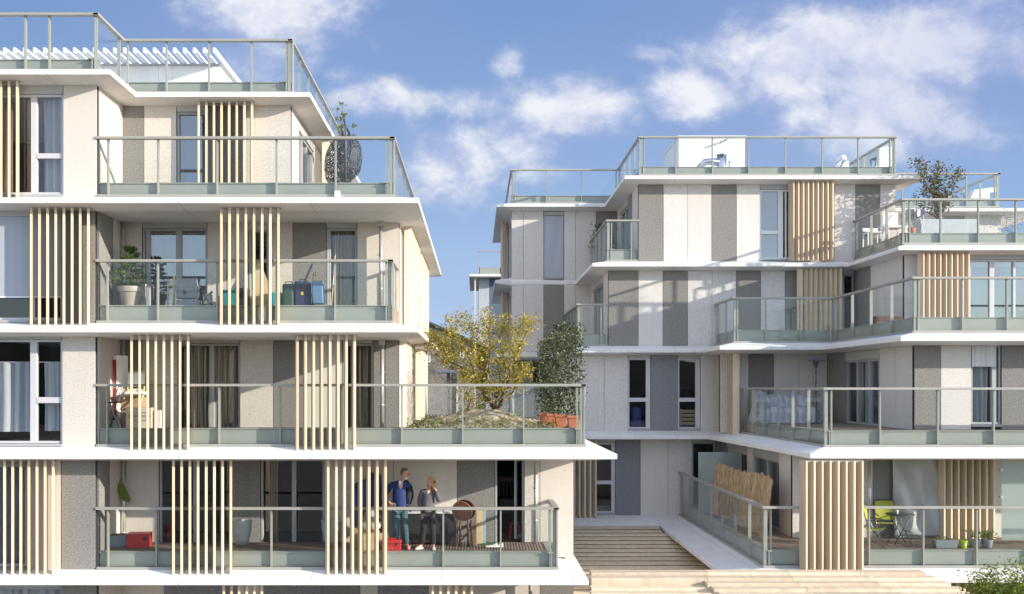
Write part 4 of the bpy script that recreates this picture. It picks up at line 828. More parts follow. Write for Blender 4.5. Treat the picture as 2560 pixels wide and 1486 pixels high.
MB().grid(lambda a, b: ((.11 - .02 * b) * math.cos(6.283 * a) * (1 + .1 * math.sin(a * 31 + b * 5)), .07 * math.sin(6.283 * a) * (1 - .4 * b), .36 * b), 28, 8).build('sheet', 'white_cloth', t)
MB().tube([(-.05, 0, .34), (-.04, 0, .46), (.05, 0, .47), (.06, 0, .34)], .01).build('handle', 'red_plastic', t)
t = thing('toolbox', 'red plastic toolbox on the decking at the man\'s feet', 'toolbox', (wx(979, 22.4), 22.4, D1))
bevel(MB().box(-.22, .22, -.11, .11, 0, .16).build('base', 'red_plastic', t), .012); bevel(MB().box(-.23, .23, -.12, .12, .163, .25).build('lid', 'red_plastic', t), .02, 2)
bevel(MB().box(-.09, .09, -.02, .02, .251, .285).build('handle', 'red_plastic', t), .008)
for x_ in (-.12, .12): MB().box(x_ - .02, x_ + .02, -.128, -.121, .12, .19).build('latch', 'black_plastic', t)
text('•••  ••', .05, 'white_print', t, (-.02, -.112, .06), (R(90), 0, 0), 'marking')
t = thing('sideboard', 'low glossy black sideboard with a white top behind the couple', 'sideboard', (wx(1078, 23.35), 23.35, D1))
bevel(MB().box(-.58, .58, -.2, .2, .05, .74).build('carcass', 'black_plastic', t), .01); bevel(MB().box(-.60, .60, -.22, .22, .742, .79).build('top', 'frame_white', t), .008)
for x_ in (-.29, .29): MB().box(x_ - .27, x_ + .27, -.212, -.202, .1, .7).build('door', 'black_plastic', t)
t = thing('folded_chair', 'dark wooden folding chair lying open between the man and the woman', 'chair', (wx(1030, 22.75), 22.75, D1), 0)
mb = MB(); mb.bar((-.17, 0, .42), (.22, -.1, .03), .035, .02); mb.bar((-.15, .1, .38), (.26, .05, .03), .035, .02); mb.bar((-.1, .0, .03), (.2, .1, .4), .03, .02); mb.build('frame', 'dark_wood', t); MB().bar((.0, -.03, .28), (.05, .09, .28), .16, .015).build('seat', 'dark_wood', t)
t = thing('folded_table', 'folded round brown wooden table with dark legs, right of the woman', 'table', (wx(1160, 23.0), 23.0, D1))
def disc(mb, x_, y_, z_, r_, th, n=28): mb.tube([(x_, y_, z_), (x_ + .01, y_ + th, z_ + .01)], r_, n, False)
mb = MB(); disc(mb, -.05, -.12, .83, .25, .03); mb.build('tabletop', 'copper_wood', t); mb = MB(); disc(mb, .03, -.06, .86, .25, .03); mb.build('tabletop', 'dark_wood', t)
for (x_, y_) in ((-.2, -.1), (-.1, -.05), (.1, -.08), (.2, .0)): MB().tube([(x_, y_, 0), (x_ * .85, y_, .62)], .02, 8).build('leg', 'dark_wood', t)
mb = MB(); mb.bar((-.19, -.1, .25), (.12, -.08, .25), .03); mb.bar((-.1, -.05, .1), (.2, 0, .45), .03); mb.build('stretcher', 'dark_wood', t)
t = simple_box('leaning_board', 'tan board edged with light blue foam, leaning by the folded table', 'board', wx(1200, 23.3), 23.3, D1, .2, .03, .8, 'plywood'); MB().box(.101, .135, -.02, .02, 0, .82).build('edge', 'foam_blue', t)
t = simple_box('wood_stack', 'short bundle of grey-brown planks standing beside the folded table', 'planks', wx(1183, 23.1), 23.1, D1, .16, .1, .55, 'bark')
t = thing('shoe', 'pair of pale trainers on a green mat right of the folded table', 'shoes', (wx(1230, 22.85), 22.85, D1))
for dx_ in (0, .14): bevel(MB().add([(-.15 + dx_, -.05, 0), (.12 + dx_, -.05, 0), (.12 + dx_, .05, 0), (-.15 + dx_, .05, 0), (-.15 + dx_, -.04, .03), (.0 + dx_, -.04, .05), (.12 + dx_, -.04, .11), (.12 + dx_, .04, .11), (.0 + dx_, .04, .05), (-.15 + dx_, .04, .03)], [(3, 2, 1, 0), (0, 1, 6, 5, 4), (1, 2, 7, 6), (2, 3, 9, 8, 7), (3, 0, 4, 9), (4, 5, 8, 9), (5, 6, 7, 8)]).build('trainer', 'shoe_white', t), .012)
simple_box('doormat', 'dark green mat by the open balcony door', 'mat', wx(1224, 23.3), 23.3, D1, .36, .3, .02, 'green_mat', bev=.005)
t = thing('stool', 'red plastic stool inside the open doorway', 'stool', (wx(1287, 24.6), 24.6, D1 - .1))
for (x_, y_) in ((-.14, -.14), (.14, -.14), (.14, .14), (-.14, .14)): MB().tube([(x_, y_, 0), (x_ * .7, y_ * .7, .42)], [.035, .028], 10).build('leg', 'red_plastic', t)
bevel(MB().lathe([(.001, .42), (.15, .42), (.15, .45), (.001, .45)], 24).build('seat', 'red_plastic', t), .005)
t = thing('dining_chair', 'dark wooden chair inside the open doorway', 'chair', (wx(1268, 25.2), 25.2, D1 - .1))
mb = MB(); [mb.bar((x_, .15, 0), (x_, .2, 1.5), .05) for x_ in (-.2, .2)]; mb.bar((-.2, .2, 1.45), (.2, .2, 1.45), .04, .12); [mb.bar((x_, .18, .9), (x_, .2, 1.45), .03) for x_ in (-.1, 0, .1)]; mb.build('frame', 'dark_wood', t); bevel(MB().box(-.25, .25, -.2, .2, .6, 1.0).build('seat', 'black_plastic', t), .05)
# ---------------------------------------------------------------- garden terrace
def gz(x, y):
    return .40 * math.exp(-((x - .15) / 1.15) ** 2 - ((y - 26.0) / 1.7) ** 2) + .02 * math.sin(x * 7 + y * 3) + .015 * math.sin(x * 13 - y * 5)
t = thing('planting_bed', 'gravelly mound of soil with low creeping plants on the garden terrace', 'planting bed', (0.1, 26, D2))
MB().grid(lambda a, b: (-1.65 + 3.6 * a, -3.1 + 6 * b, max(.004, gz(-1.55 + 3.6 * a, 22.9 + 6 * b)) * min(1, 8 * min(a, 1 - a, b, 1 - b) + .02)), 50, 50).build('mound', 'gravel', t)
mb = MB()
spots = []
for i in range(85):
    x_ = random.uniform(-1.6, 1.8); y_ = random.uniform(-3.0, 1.5)
    if random.random() < .6: y_ = random.choice([-2.9, -2.2, .8]) + random.gauss(0, .25); 
    spots.append((x_, y_, max(0, gz(x_ + .1, y_ + 26)) + .04))
for s_ in spots: leafcloud(mb, [s_], random.randint(8, 34), .08, .08, .45, -.5)
mb.build('ground_cover', 'leaf_dry', t)['kind'] = 'stuff'
t = thing('small_tree', 'golden-leaved young tree growing from the mound on the garden terrace', 'tree', (wx(1242, 26.3), 26.3, D2 + .3))
def tp(px, py, dy=0): return (wx(px, 26.3) - wx(1242, 26.3), dy, wz(py, 26.3) - D2 - .3)
mb = MB(); tips = [tp(1085, 835, .2), tp(1120, 800, -.3), tp(1165, 785, .3), tp(1215, 775, -.2), tp(1265, 790, .2), tp(1310, 800, -.1), tp(1328, 808, .1), tp(1285, 850, -.4), tp(1180, 850, .5), tp(1075, 862, -.2), tp(1150, 930, -.4), tp(1250, 880, .6), tp(1318, 915, .1), tp(1205, 985, -.5)]
tr = branchy(mb, (0, 0, 0), tips, .035, .008, .12, 8, 7)
mb.build('trunk', 'bark', t)
pts = [p for p in tr if p[2] > .55]; mb = MB()
anchors = [tp(1085, 850), tp(1100, 880, .3), tp(1130, 830, -.3), tp(1160, 870, .4), tp(1180, 820), tp(1190, 900, -.4), tp(1215, 800, .2), tp(1220, 860, -.2), tp(1240, 920, .3), tp(1260, 820, .4), tp(1275, 870, -.3), tp(1300, 830, .1), tp(1150, 800, 0), tp(1185, 940, 0), tp(1130, 900, -.2), tp(1230, 965, -.3), tp(1255, 985, .2), tp(1200, 1000, 0), tp(1320, 805, 0), tp(1305, 925, 0), tp(1290, 955, .1), tp(1120, 865, .2), tp(1075, 845, 0), tp(1225, 830, .3), tp(1205, 880, .3)]
leafcloud(mb, anchors, 6400, .078, .17, .5, .3); leafcloud(mb, pts, 4200, .075, .09, .5, .3)
mb.build('crown', 'leaf_gold', t)
t = thing('pruned_seedling', 'second smaller golden sapling left of the young tree on the mound', 'tree', (wx(1172, 25.6), 25.6, D2 + .25))
mb = MB(); st = branchy(mb, (0, 0, 0), [(-.1, 0, .95), (.1, .1, 1.1), (-.25, .1, .75)], .014, .004, .05, 6); mb.build('trunk', 'bark', t)
mb = MB(); leafcloud(mb, st[3:], 420, .08, .13, .5, .3); mb.build('crown', 'leaf_gold', t)
pot = None
labs = ['terracotta pot with climbing ivy at the rail corner, nearest of the row of four', 'terracotta pot with climbing ivy, second back from the rail corner', 'terracotta pot with climbing ivy, third back from the rail corner', 'terracotta pot with climbing ivy, farthest back of the row of four']
for i, (px, Y, sc, top) in enumerate([(1434, 22.85, 1.0, 802), (1402, 23.55, .95, 798), (1381, 24.3, .9, 828), (1363, 25.1, .88, 845)]):
    t = thing('ivy_pot', labs[i], 'potted ivy', (wx(px, Y), Y, D2), 0, 'terracotta ivy pots on the garden terrace')
    w_ = .16 * sc
    def sq(w, z): return [(-w, -w, z), (w, -w, z), (w, w, z), (-w, w, z)]
    mb = MB(); v_ = sq(w_ * .72, 0) + sq(w_ * .93, .25) + sq(w_ * 1.08, .255) + sq(w_ * 1.08, .31) + sq(w_ * .9, .31) + sq(w_ * .88, .26)
    fc = [(3, 2, 1, 0), (20, 21, 22, 23)]
    for l in range(5):
        for k in range(4): fc.append((l * 4 + k, l * 4 + (k + 1) % 4, l * 4 + 4 + (k + 1) % 4, l * 4 + 4 + k))
    bevel(mb.add(v_, fc).build('pot', 'terracotta', t), .012)
    H = wz(top, Y) - D2; mb = MB(); pts = []
    for k in range(4):
        x_ = (k - 1.5) * .1; mb.tube([(x_ * .3, 0, .28), (x_, .02 * (k % 2), H * .5), (x_ * 1.1, 0, H - random.random() * .15)], .007, 5)
        for j in range(40): pts.append((x_ + random.gauss(0, .04), random.gauss(0, .05), .36 + (H - .42) * (j / 40) ** (1.0)))
    mb.build('stem', 'bark', t)
    mb = MB(); leafcloud(mb, pts, 2100, .055, .045, .75, 0)
    for k in range(9):
        z_ = random.uniform(.8, H); s_ = random.choice((-1, 1)); ps = [(0, 0, z_), (.18 * s_, -.03, z_ + .1), (.3 * s_, -.04, z_ + random.uniform(-.1, .15))]; mb.tube(ps, .004, 4); leafcloud(mb, ps, 18, .05, .03, .7)
    mb.build('foliage', 'leaf_ivy', t)
t = thing('mesh_fence', 'expanded metal mesh screen along the back of the garden terrace', 'fence', (1.0, 31, D2))
mb = MB(); W_, H_ = 5.6, 1.0; x_ = -3.1; stp = .085
k = -int(H_ / stp) - 14
while k * stp < W_ + 2:
    for sg in (1, -1):
        a0 = k * stp; pts = []
        xa, xb = (a0, a0 + H_ * 1.6) if sg > 0 else (a0 + H_ * 1.6, a0)
        # clip to panel
        def at(x): return (x - xa) / (xb - xa) * H_
        lo, hi = max(0, min(xa, xb)), min(W_, max(xa, xb))
        if hi > lo: mb.bar((x_ + lo, .0, .03 + at(lo)), (x_ + hi, .0, .03 + at(hi)), .019, .008)
    k += 1
mb.build('mesh_panel', 'galvanised', t); MB().box(x_, x_ + W_, -.02, .02, 1.035, 1.08).build('top_rail', 'galvanised', t)
for px in (1062, 1143, 1283, 1395): xx = wx(px, 31) - 1.0; MB().box(xx - .03, xx + .03, -.06, -.021, -.05, 1.03).build('post', 'galvanised', t)
# ---------------------------------------------------------------- background buildings
t = thing('stone_house', 'old rubble stone house seen in the gap between the two apartment blocks', 'house', (-3, 60, 0))
mb = MB(); zt_ = wz(808, 60); ze = wz(862, 60); x0_, x1_ = wx(1005, 60) + 3, wx(1215, 60) + 3; xm = wx(1068, 60) + 3
mb.add([(x0_, 0, 0), (x1_, 0, 0), (x1_, 0, ze - .2), (xm, 0, zt_), (x0_, 0, ze), (x0_, 9, 0), (x1_, 9, 0), (x1_, 9, ze - .2), (xm, 9, zt_), (x0_, 9, ze)], [(0, 1, 2, 3, 4), (9, 8, 7, 6, 5), (0, 5, 6, 1), (1, 6, 7, 2), (4, 9, 5, 0)]).build('wall', 'stone', t)
mb = MB(); mb.add([(xm, -.2, zt_), (x1_ + .3, -.2, ze - .35), (x1_ + .3, 9.2, ze - .35), (xm, 9.2, zt_), (xm, -.2, zt_ + .15), (x1_ + .3, -.2, ze - .2), (x1_ + .3, 9.2, ze - .2), (xm, 9.2, zt_ + .15), (x0_ - .3, -.2, ze - .15), (x0_ - .3, 9.2, ze - .15), (x0_ - .3, -.2, ze), (x0_ - .3, 9.2, ze)],
   [(0, 3, 2, 1), (4, 5, 6, 7), (0, 1, 5, 4), (1, 2, 6, 5), (2, 3, 7, 6), (0, 8, 9, 3), (4, 7, 11, 10), (0, 4, 10, 8), (8, 10, 11, 9), (9, 11, 7, 3)]).build('roof', 'slate_roof', t)
for (a, b, y0, y1) in ((1062, 1076, 886, 906), (1112, 1120, 868, 880), (1150, 1160, 880, 896)):
    f_ = MB().box(wx(a, 60) + 3, wx(b, 60) + 3, -.06, .05, wz(y1, 60), wz(y0, 60)).build('window', 'frame_white', t)
    MB().box(wx(a, 60) + 3.07, wx(b, 60) + 2.93, -.075, -.062, wz(y1, 60) + .08, wz(y0, 60) - .08).build('pane', 'pane_glass', f_)
t = thing('entrance_canopy', 'small white flat canopy on posts in front of the stone house', 'canopy', (wx(1140, 46), 46, 0))
zc_ = wz(926, 46); bevel(MB().box(-.95, 1.5, -.8, .8, zc_ - .14, zc_).build('roof', 'white_concrete', t), .02)
for x_ in (-.35, 1.1): MB().box(x_ - .08, x_ + .08, -.1, .1, 0, zc_ - .14).build('post', 'frame_grey', t)
t = thing('apartment_building', 'small distant block with a glass roof rail, in the gap left of the striped building', 'building', (1.0, 60, 0))
def wX(px): return wx(px, 60) - 1.0
MB().box(wX(1197), wX(1223), 0, 8, 0, wz(697, 60)).build('wall', 'pale_blue_wall', t); MB().box(wX(1223) + .01, wX(1300), .01, 8, 0, wz(697, 60)).build('wall', 'blue_wall', t)
bevel(MB().box(wX(1173), wX(1300), -.9, 8, wz(696, 60), wz(690, 60)).build('roof_slab', 'white_concrete', t), .03)
MB().box(wX(1186), wX(1190), -.6, -.5, 0, wz(696, 60)).build('column', 'fin_wood', t)
r_ = MB().box(wX(1197), wX(1300), -.55, -.45, wz(632.5, 60), wz(630.5, 60)).build('railing', 'rail_metal', t)
MB().box(wX(1198), wX(1300), -.48, -.46, wz(671, 60), wz(633, 60)).build('glass_pane', 'rail_glass', r_); MB().box(wX(1198), wX(1300), -.5, -.44, wz(689, 60), wz(672, 60)).build('upstand', 'sage_metal', r_)
for x_ in (1198, 1251): MB().box(wX(x_) - .04, wX(x_) + .04, -.5, -.40, wz(689, 60), wz(633, 60)).build('post', 'rail_metal', r_)
leaf('leaf_lime', [(.06, .11, .012), (.13, .18, .02), (.23, .28, .03), (.32, .33, .05)], .3)
# ================================================================ right side things
E1, E2, E4 = RL[0] + .387, RL[1] + .362, RL[3] + .342
# timber steps between the blocks and in the foreground
t = thing('timber_steps', 'broad pale timber steps climbing between the two apartment blocks', 'steps', (4.5, 26, 0))
def W2(px, Y): return wx(px, Y) - 4.5
z_, y_ = 7.3 - 4.405, 31.0
for i in range(16):
    xr_ = 1.28 if z_ > 2.80 else (1.55 if z_ > 2.73 else 2.8)
    tr_ = bevel(MB().box(-2.05, xr_, y_ - .415 - 26, y_ - 26, z_ - .034, z_).build('tread', 'step_wood', t), .006)
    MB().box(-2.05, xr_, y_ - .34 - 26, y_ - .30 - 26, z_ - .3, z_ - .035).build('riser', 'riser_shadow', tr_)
    z_ -= .052; y_ -= .402
MB().box(-2.05, 2.8, 22.5 - 26, y_ - 26 - .01, z_ - .5, z_ - .03).build('landing', 'step_wood', t)
t = thing('timber_bleacher', 'wide stepped timber seating in the foreground below the right wing', 'steps', (7, 21, 0))
ends = [2301, 2330, 2362, 2398, 2432, 2466, 2500]
z_, y_ = 7.3 - 4.19, 22.4
for i in range(9):
    xr = wx(ends[min(i, 6)], y_) - 7; xl = wx(1474, y_) - 7; ya, yb_ = (y_ - .3) - 21, (y_ - (0 if i else -.05)) - 21
    n_ = 5 if i < 2 else 4; xm = wx(1760 + 16.5 * max(0, i - 2), y_) - 7
    drop = 0 if i < 2 else .10
    cuts = [xl, xm, xm + (xr - xm) * .37, xm + (xr - xm) * .7, xr]
    for a, b, q in zip(cuts[:-1], cuts[1:], (drop, 0, 0, 0)):
        bevel(MB().box(a + .002, b - .002, ya, yb_, z_ - q - .5, z_ - q).build('tread', 'step_wood', t), .01)
    z_ -= .062; y_ -= .30
for i in range(0):
    xx = wx(1655 + 33 * i, 21.6) - 7; bevel(MB().box(xx, xx + .12, 21.35 - 21, 21.6 - 21, 2.5, 3.0 + .0 * i).build('cleat', 'step_wood', t), .01)
# reed screen rolled out along the glass
t = thing('reed_screen', 'long brown reed screen leaning inside the first-floor glass rail', 'screen', (7.2, 24.65, E1))
def rd(a, b, off=0):
    y = 6.1 * a; top = 1.50 + .05 * math.sin(a * 9) + .02 * math.sin(a * 71)
    if a < .06: top -= .05
    return (.12 + .05 * math.sin(a * 14) + .08 * math.sin(a * 5) + .18 * b + off, y, .02 + top * b)
mb = MB(); mb.grid(lambda a, b: rd(a, b), 140, 5, False); mb.grid(lambda a, b: rd(1 - a, b, .02), 140, 5, False)
for i in range(260):
    a = random.random(); q = rd(a, 1); mb.bar((q[0] + .01, q[1], q[2] - .1), (q[0] + .01, q[1] + random.gauss(0, .004), q[2] + random.uniform(.0, .045)), .010)
for i in range(320):
    a = random.random(); q = rd(a, 0); p_ = rd(a, 1); mb.bar((q[0] - .008, q[1], q[2]), (p_[0] - .008, p_[1] + random.gauss(0, .006), p_[2]), .013)
mb.build('reed_panel', 'reed', t)
# lime folding chairs and a round table
def fold_chair(label, px, Y, rz):
    t = thing('folding_chair', label, 'chair', (wx(px, Y), Y, E1), rz, 'lime folding chairs on the first-floor deck')
    for s_ in (-1, 1):
        MB().tube([(s_ * .24, -.26, .02), (s_ * .24, .1, .46), (s_ * .24, .24, .98)], .014, 8).build('leg', 'tube_metal', t)
        MB().tube([(s_ * .21, .28, .02), (s_ * .21, -.22, .46)], .014, 8).build('leg', 'tube_metal', t)
        MB().tube([(s_ * .25, -.2, .64), (s_ * .25, .16, .66)], .014, 8).build('armrest', 'iron', t)
    MB().grid(lambda a, b: (-.22 + .44 * a, -.24 + .42 * b, .45 - .03 * math.sin(math.pi * b) - .02 * b), 6, 6).build('seat', 'lime_fabric', t)
    MB().grid(lambda a, b: (-.23 + .46 * a, .12 + .12 * b + .03 * math.sin(math.pi * a), .50 + .48 * b), 6, 6).build('backrest', 'lime_fabric', t)
    MB().tube([(-.24, .24, .97), (-.1, .235, 1.0), (.1, .235, 1.0), (.24, .24, .97)], .016, 8).build('top_bar', 'iron', t)
    return t
fold_chair('lime folding chair turned sideways at the near side of the round table', 2186, 23.75, R(60))
fold_chair('lime folding chair facing forward, behind the round table', 2217, 24.7, R(-8))
t = thing('bistro_table', 'small round dark metal table on crossed legs beside the lime chairs', 'table', (wx(2250, 24.2), 24.2, E1))
MB().lathe([(.001, .71), (.33, .71), (.345, .72), (.33, .735), (.001, .735)], 36).build('tabletop', 'iron', t)
for (x_, y_) in ((-.22, -.2), (.22, -.2), (.22, .2), (-.22, .2)): MB().tube([(x_, y_, 0), (-x_ * .8, y_, .7)], .012, 8).build('leg', 'iron', t)
mb = MB(); mb.tube([(-.2, -.2, .3), (-.2, .2, .3)], .01); mb.tube([(.2, -.2, .3), (.2, .2, .3)], .01); mb.build('stretcher', 'iron', t)
MB().tube([(0, 0, .736), (0, 0, .84)], .025, 10).build('x', 'white_print')
o = bpy.data.objects['x']; o.name = 'candle'; o.location = (wx(2243, 24.1), 24.1, E1 + .001); tag(o, 'small pale candle on the round metal table', 'candle')
# hung tarpaulin
def tf(a, b):
    s_ = math.sin; fold = .05 * s_(a * 7 + b * 5) + .035 * s_(a * 13 - b * 9 + 1) + .03 * s_((a + b) * 10) * b
    return (wx(2236, 25.0) + (wx(2353, 25.0) - wx(2236, 25.0)) * a, 25.08 + fold * .9, 5.5 - 2.0 * b)
mb = MB(); mb.grid(tf, 50, 50); o = tag(mb.build('hanging_tarpaulin', 'tarp_grey'), 'creased shiny grey sheet hung over the wall behind the round table', 'tarpaulin')
sm = o.modifiers.new('thickness', 'SOLIDIFY'); sm.thickness = .008
# pots by the rail
t = thing('trough_planter', 'grey rectangular trough with sprouts, near the first-floor rail', 'planter', (wx(2362, 23.55), 23.55, E1))
bevel(MB().add([(-.25, -.09, 0), (.25, -.09, 0), (.25, .09, 0), (-.25, .09, 0), (-.29, -.12, .19), (.29, -.12, .19), (.29, .12, .19), (-.29, .12, .19)], [(3, 2, 1, 0), (4, 5, 6, 7), (0, 1, 5, 4), (1, 2, 6, 5), (2, 3, 7, 6), (3, 0, 4, 7)]).build('trough', 'planter_grey', t), .012)
mb = MB(); leafcloud(mb, [(-.2 + .05 * k, 0, .2) for k in range(9)], 90, .045, .03, .5, -.6); mb.build('foliage', 'leaf_green', t)
t = thing('small_pot', 'lime green pot with a white label beside the grey trough', 'pot', (wx(2409, 23.5), 23.5, E1)); bevel(MB().lathe([(.001, 0), (.065, 0), (.085, .16), (.09, .18), (.075, .18), (.001, .15)], 20).build('pot', 'lime_plastic', t), .004)
MB().box(-.02, .02, -.092, -.082, .06, .12).build('label_card', 'white_print', t); mb = MB(); leafcloud(mb, [(0, 0, .18)], 30, .06, .03, .4, -.6); mb.build('foliage', 'leaf_green', t)
for px, lab, n_ in ((2437, 'dark trough with bushy herbs right of the lime pot', 170), (2468, 'rightmost dark planter with dense leaves by the first-floor rail', 260)):
    t = thing('planter', lab, 'planter', (wx(px, 23.6), 23.6, E1)); bevel(MB().lathe([(.001, 0), (.10, 0), (.135, .19), (.12, .19), (.001, .17)], 20).build('pot', 'planter_grey', t), .004)
    mb = MB(); leafcloud(mb, [(random.uniform(-.12, .12), 0, .25 + .12 * random.random()) for k in range(9)], n_, .06, .06, .5, -.3); mb.build('foliage', 'leaf_green', t)
# second storey loggia
t = thing('covered_sofa', 'sofa under a crumpled pale blue plastic sheet on the second-floor loggia', 'sofa', (wx(1960, 30.3), 30.3, E2))
def sf(a, b):
    x = -1.03 + 2.06 * a
    prof = [(-.62, 0), (-.60, .3), (-.5, .46), (.0, .5), (.12, .80), (.3, .86), (.42, .8), (.45, 0)]
    k = b * (len(prof) - 1); i = min(int(k), len(prof) - 2); f = k - i
    y = prof[i][0] * (1 - f) + prof[i + 1][0] * f; z = prof[i][1] * (1 - f) + prof[i + 1][1] * f
    e = min(1, 9 * min(a, 1 - a) + .05); lump = .14 * math.exp(-((x + .68) / .13) ** 2) * (1 if z > .6 else 0)
    if a < .18: z = z * 1 if z > .7 else min(z + .22, .74) if y < .2 and y > -.5 else z
    return (x, y * (.6 + .4 * e) + .03 * math.sin(x * 17 + z * 9) + .02 * math.sin(x * 31), (z + lump) * e + .025 * math.sin(x * 11 + y * 14) * (z > .05))
mb = MB(); mb.grid(sf, 60, 36); mb.build('plastic_sheet', 'plastic_cover', t)
bevel(MB().box(-.95, .95, -.45, .35, .05, .38).build('seat', 'bag_grey', t), .05)
t = thing('patio_heater', 'slim dark standing lamp with a wide flat shade on the second-floor loggia', 'heater', (wx(2040, 29), 29, E2))  # a patio heater: flat hood on a slim pole, gives no light
MB().lathe([(.005, 2.02), (.10, 1.98), (.28, 1.88), (.29, 1.87), (.12, 1.90), (.005, 1.95)], 30).build('hood', 'patina', t)
MB().lathe([(.10, 1.9), (.07, 1.78), (.05, 1.72), (.03, 1.66)], 16).build('heater_head', 'patina', t)
mb = MB(); mb.tube([(0, 0, 0), (.005, 0, .6), (-.01, 0, 1.1), (.008, 0, 1.4), (0, 0, 1.7)], .017, 10)
for z_ in (1.5, 1.2, .9): mb.tube([(0, 0, z_), (0, 0, z_ + .05)], .03, 10)
mb.build('pole', 'patina', t); bevel(MB().lathe([(.001, 0), (.16, 0), (.16, .03), (.001, .05)], 24).build('base', 'patina', t), .004)
# items behind windows
t = thing('slatted_crate', 'pale slatted wooden crate standing behind the second tall window', 'crate', (wx(1721, 33.0), 33.0, wz(1064, 33)))
for k in range(4): MB().box(-.3, .3, -.1, -.08, .03 + k * .135, .125 + k * .135).build('slat', 'plywood', t)
for x_ in (-.27, .27): MB().box(x_ - .03, x_ + .03, -.079, -.05, 0, .56).build('upright', 'plywood', t)
o = tag(MB().grid(lambda a, b: ((.24 - .06 * b) * math.cos(6.283 * a) * (1 + .08 * math.sin(a * 25)), .12 * math.sin(6.283 * a), .62 * b), 30, 8).build('blue_sack', 'blue_tarp'), 'blue cloth heap behind the lower pane of the first tall window', 'cloth'); o.location = (wx(1592, 33), 33, wz(1064, 33))
# third-storey balcony box
t = thing('storage_bench', 'low brown slatted bench box behind the angled glass of the third-floor balcony', 'bench', (wx(2193, 28.9), 28.3, RL[2] + .345))
for k in range(4): bevel(MB().box(-.38, .38, -.25, .25, .04 + k * .075, .10 + k * .075).build('slat', 'bronze_brown', t), .006)
MB().box(-.35, .35, -.22, .22, .0, .33).build('body', 'dark_wood', t)
# shrub on the set-back balcony
t = thing('potted_shrub', 'round dark green shrub on the small upper balcony beside the set-back wall', 'shrub', (wx(1503, 36.6), 36.6, RL[3] + .02))
bevel(MB().lathe([(.001, 0), (.2, 0), (.26, .4), (.001, .38)], 18).build('pot', 'planter_grey', t), .01)
mb = MB(); mb.tube([(0, 0, .3), (0, 0, 1.3)], .03); mb.build('stem', 'bark', t)
mb = MB(); leafcloud(mb, [(random.gauss(0, .16), random.gauss(0, .16), random.uniform(.8, 1.85)) for k in range(50)], 1500, .08, .09, .5); mb.build('foliage', 'leaf_dark', t)
# upper right terrace
Yt = 31.6
t = thing('zinc_planter', 'long pale grey metal planter box on the upper right terrace', 'planter', (wx(2362, Yt), Yt, E4))
w_ = (2430 - 2290) * Yt / F / 2; bevel(MB().box(-w_, w_, -.3, .3, 0, .86).build('box', 'pot_grey', t), .012); MB().box(-w_ + .03, w_ - .03, -.27, .27, .861, .868).build('soil', 'soil', t)
mb = MB(); leafcloud(mb, [(x_, -.1, .9) for x_ in (.45, .55, .8, .9)], 60, .06, .05, .5, -.5); mb.build('foliage', 'leaf_green', t)
t = thing('small_tree', 'bronze-leaved multi-stem tree rising from the grey planter on the upper right terrace', 'tree', (wx(2347, Yt), Yt, E4 + .87))
def tq(px, py, dy=0): return (wx(px, Yt) - wx(2347, Yt), dy, wz(py, Yt) - E4 - .87)
mb = MB(); tips = [tq(2292, 400), tq(2300, 492, .3), tq(2322, 430, -.2), tq(2348, 405, .1), tq(2360, 415, .3), tq(2402, 426, 0), tq(2385, 450, -.3), tq(2375, 480, .3), tq(2312, 470, -.2), tq(2305, 510, .1), tq(2340, 440, 0), tq(2375, 505, 0), tq(2328, 520, -.2)]
tr = branchy(mb, (0, 0, 0), tips, .02, .006, .1, 8, 6); mb.build('trunk', 'bark', t)
mb = MB(); pts = [p for p in tr if p[2] > .25]; anch = [tq(2325, 440, .2), tq(2350, 420), tq(2345, 450, .2), tq(2360, 470, -.2), tq(2375, 445), tq(2330, 475, .2), tq(2318, 485), tq(2350, 490), tq(2370, 490, .2), tq(2335, 455), tq(2300, 407), tq(2310, 420), tq(2393, 432)]
leafcloud(mb, anch, 1100, .09, .14, .5, .3); leafcloud(mb, pts, 1300, .09, .08, .5, .3); mb.build('crown', 'leaf_olive', t)
t = thing('drying_rack', 'small rack hung with dark and striped towels behind the corner glass', 'drying rack', (wx(2282, 30.3), 30.3, E4))
mb = MB(); [mb.tube([(x_, -.2, 0), (x_, .2, .95)], .01) for x_ in (-.28, .28)]; [mb.tube([(x_, .2, 0), (x_, -.2, .95)], .01) for x_ in (-.28, .28)]; mb.tube([(-.3, -.2, .95), (.3, -.2, .95)], .01); mb.build('frame', 'frame_white', t)
MB().grid(lambda a, b: (-.27 + .22 * a, -.22 + .01 * math.sin(a * 9), .96 - .34 * b), 6, 4).build('towel', 'ink', t)
MB().grid(lambda a, b: (.0 + .27 * a, -.22 + .01 * math.sin(a * 9), .96 - .33 * b * (1 - .5 * a)), 6, 4).build('towel', 'navy', t)
MB().grid(lambda a, b: (.03 + .10 * a, -.23, .95 - .25 * b * (1 - .2 * a)), 4, 4).build('towel_stripe', 'white_cloth', t)
t = thing('potted_rose', 'spindly plant in a small terracotta pot behind the corner post of the terrace', 'potted plant', (wx(2279, 29.3), 29.3, E4)); bevel(MB().lathe([(.001, 0), (.09, 0), (.12, .24), (.10, .24), (.001, .2)], 18).build('pot', 'terracotta', t), .004)
mb = MB(); st = branchy(mb, (0, 0, .2), [(-.15, 0, 1.0), (.05, 0, 1.2), (-.3, 0, .8), (.15, 0, .8)], .007, .003, .05, 5, 5); mb.build('stem', 'bark', t); mb = MB(); leafcloud(mb, st, 130, .05, .06, .6); mb.build('foliage', 'leaf_olive', t)
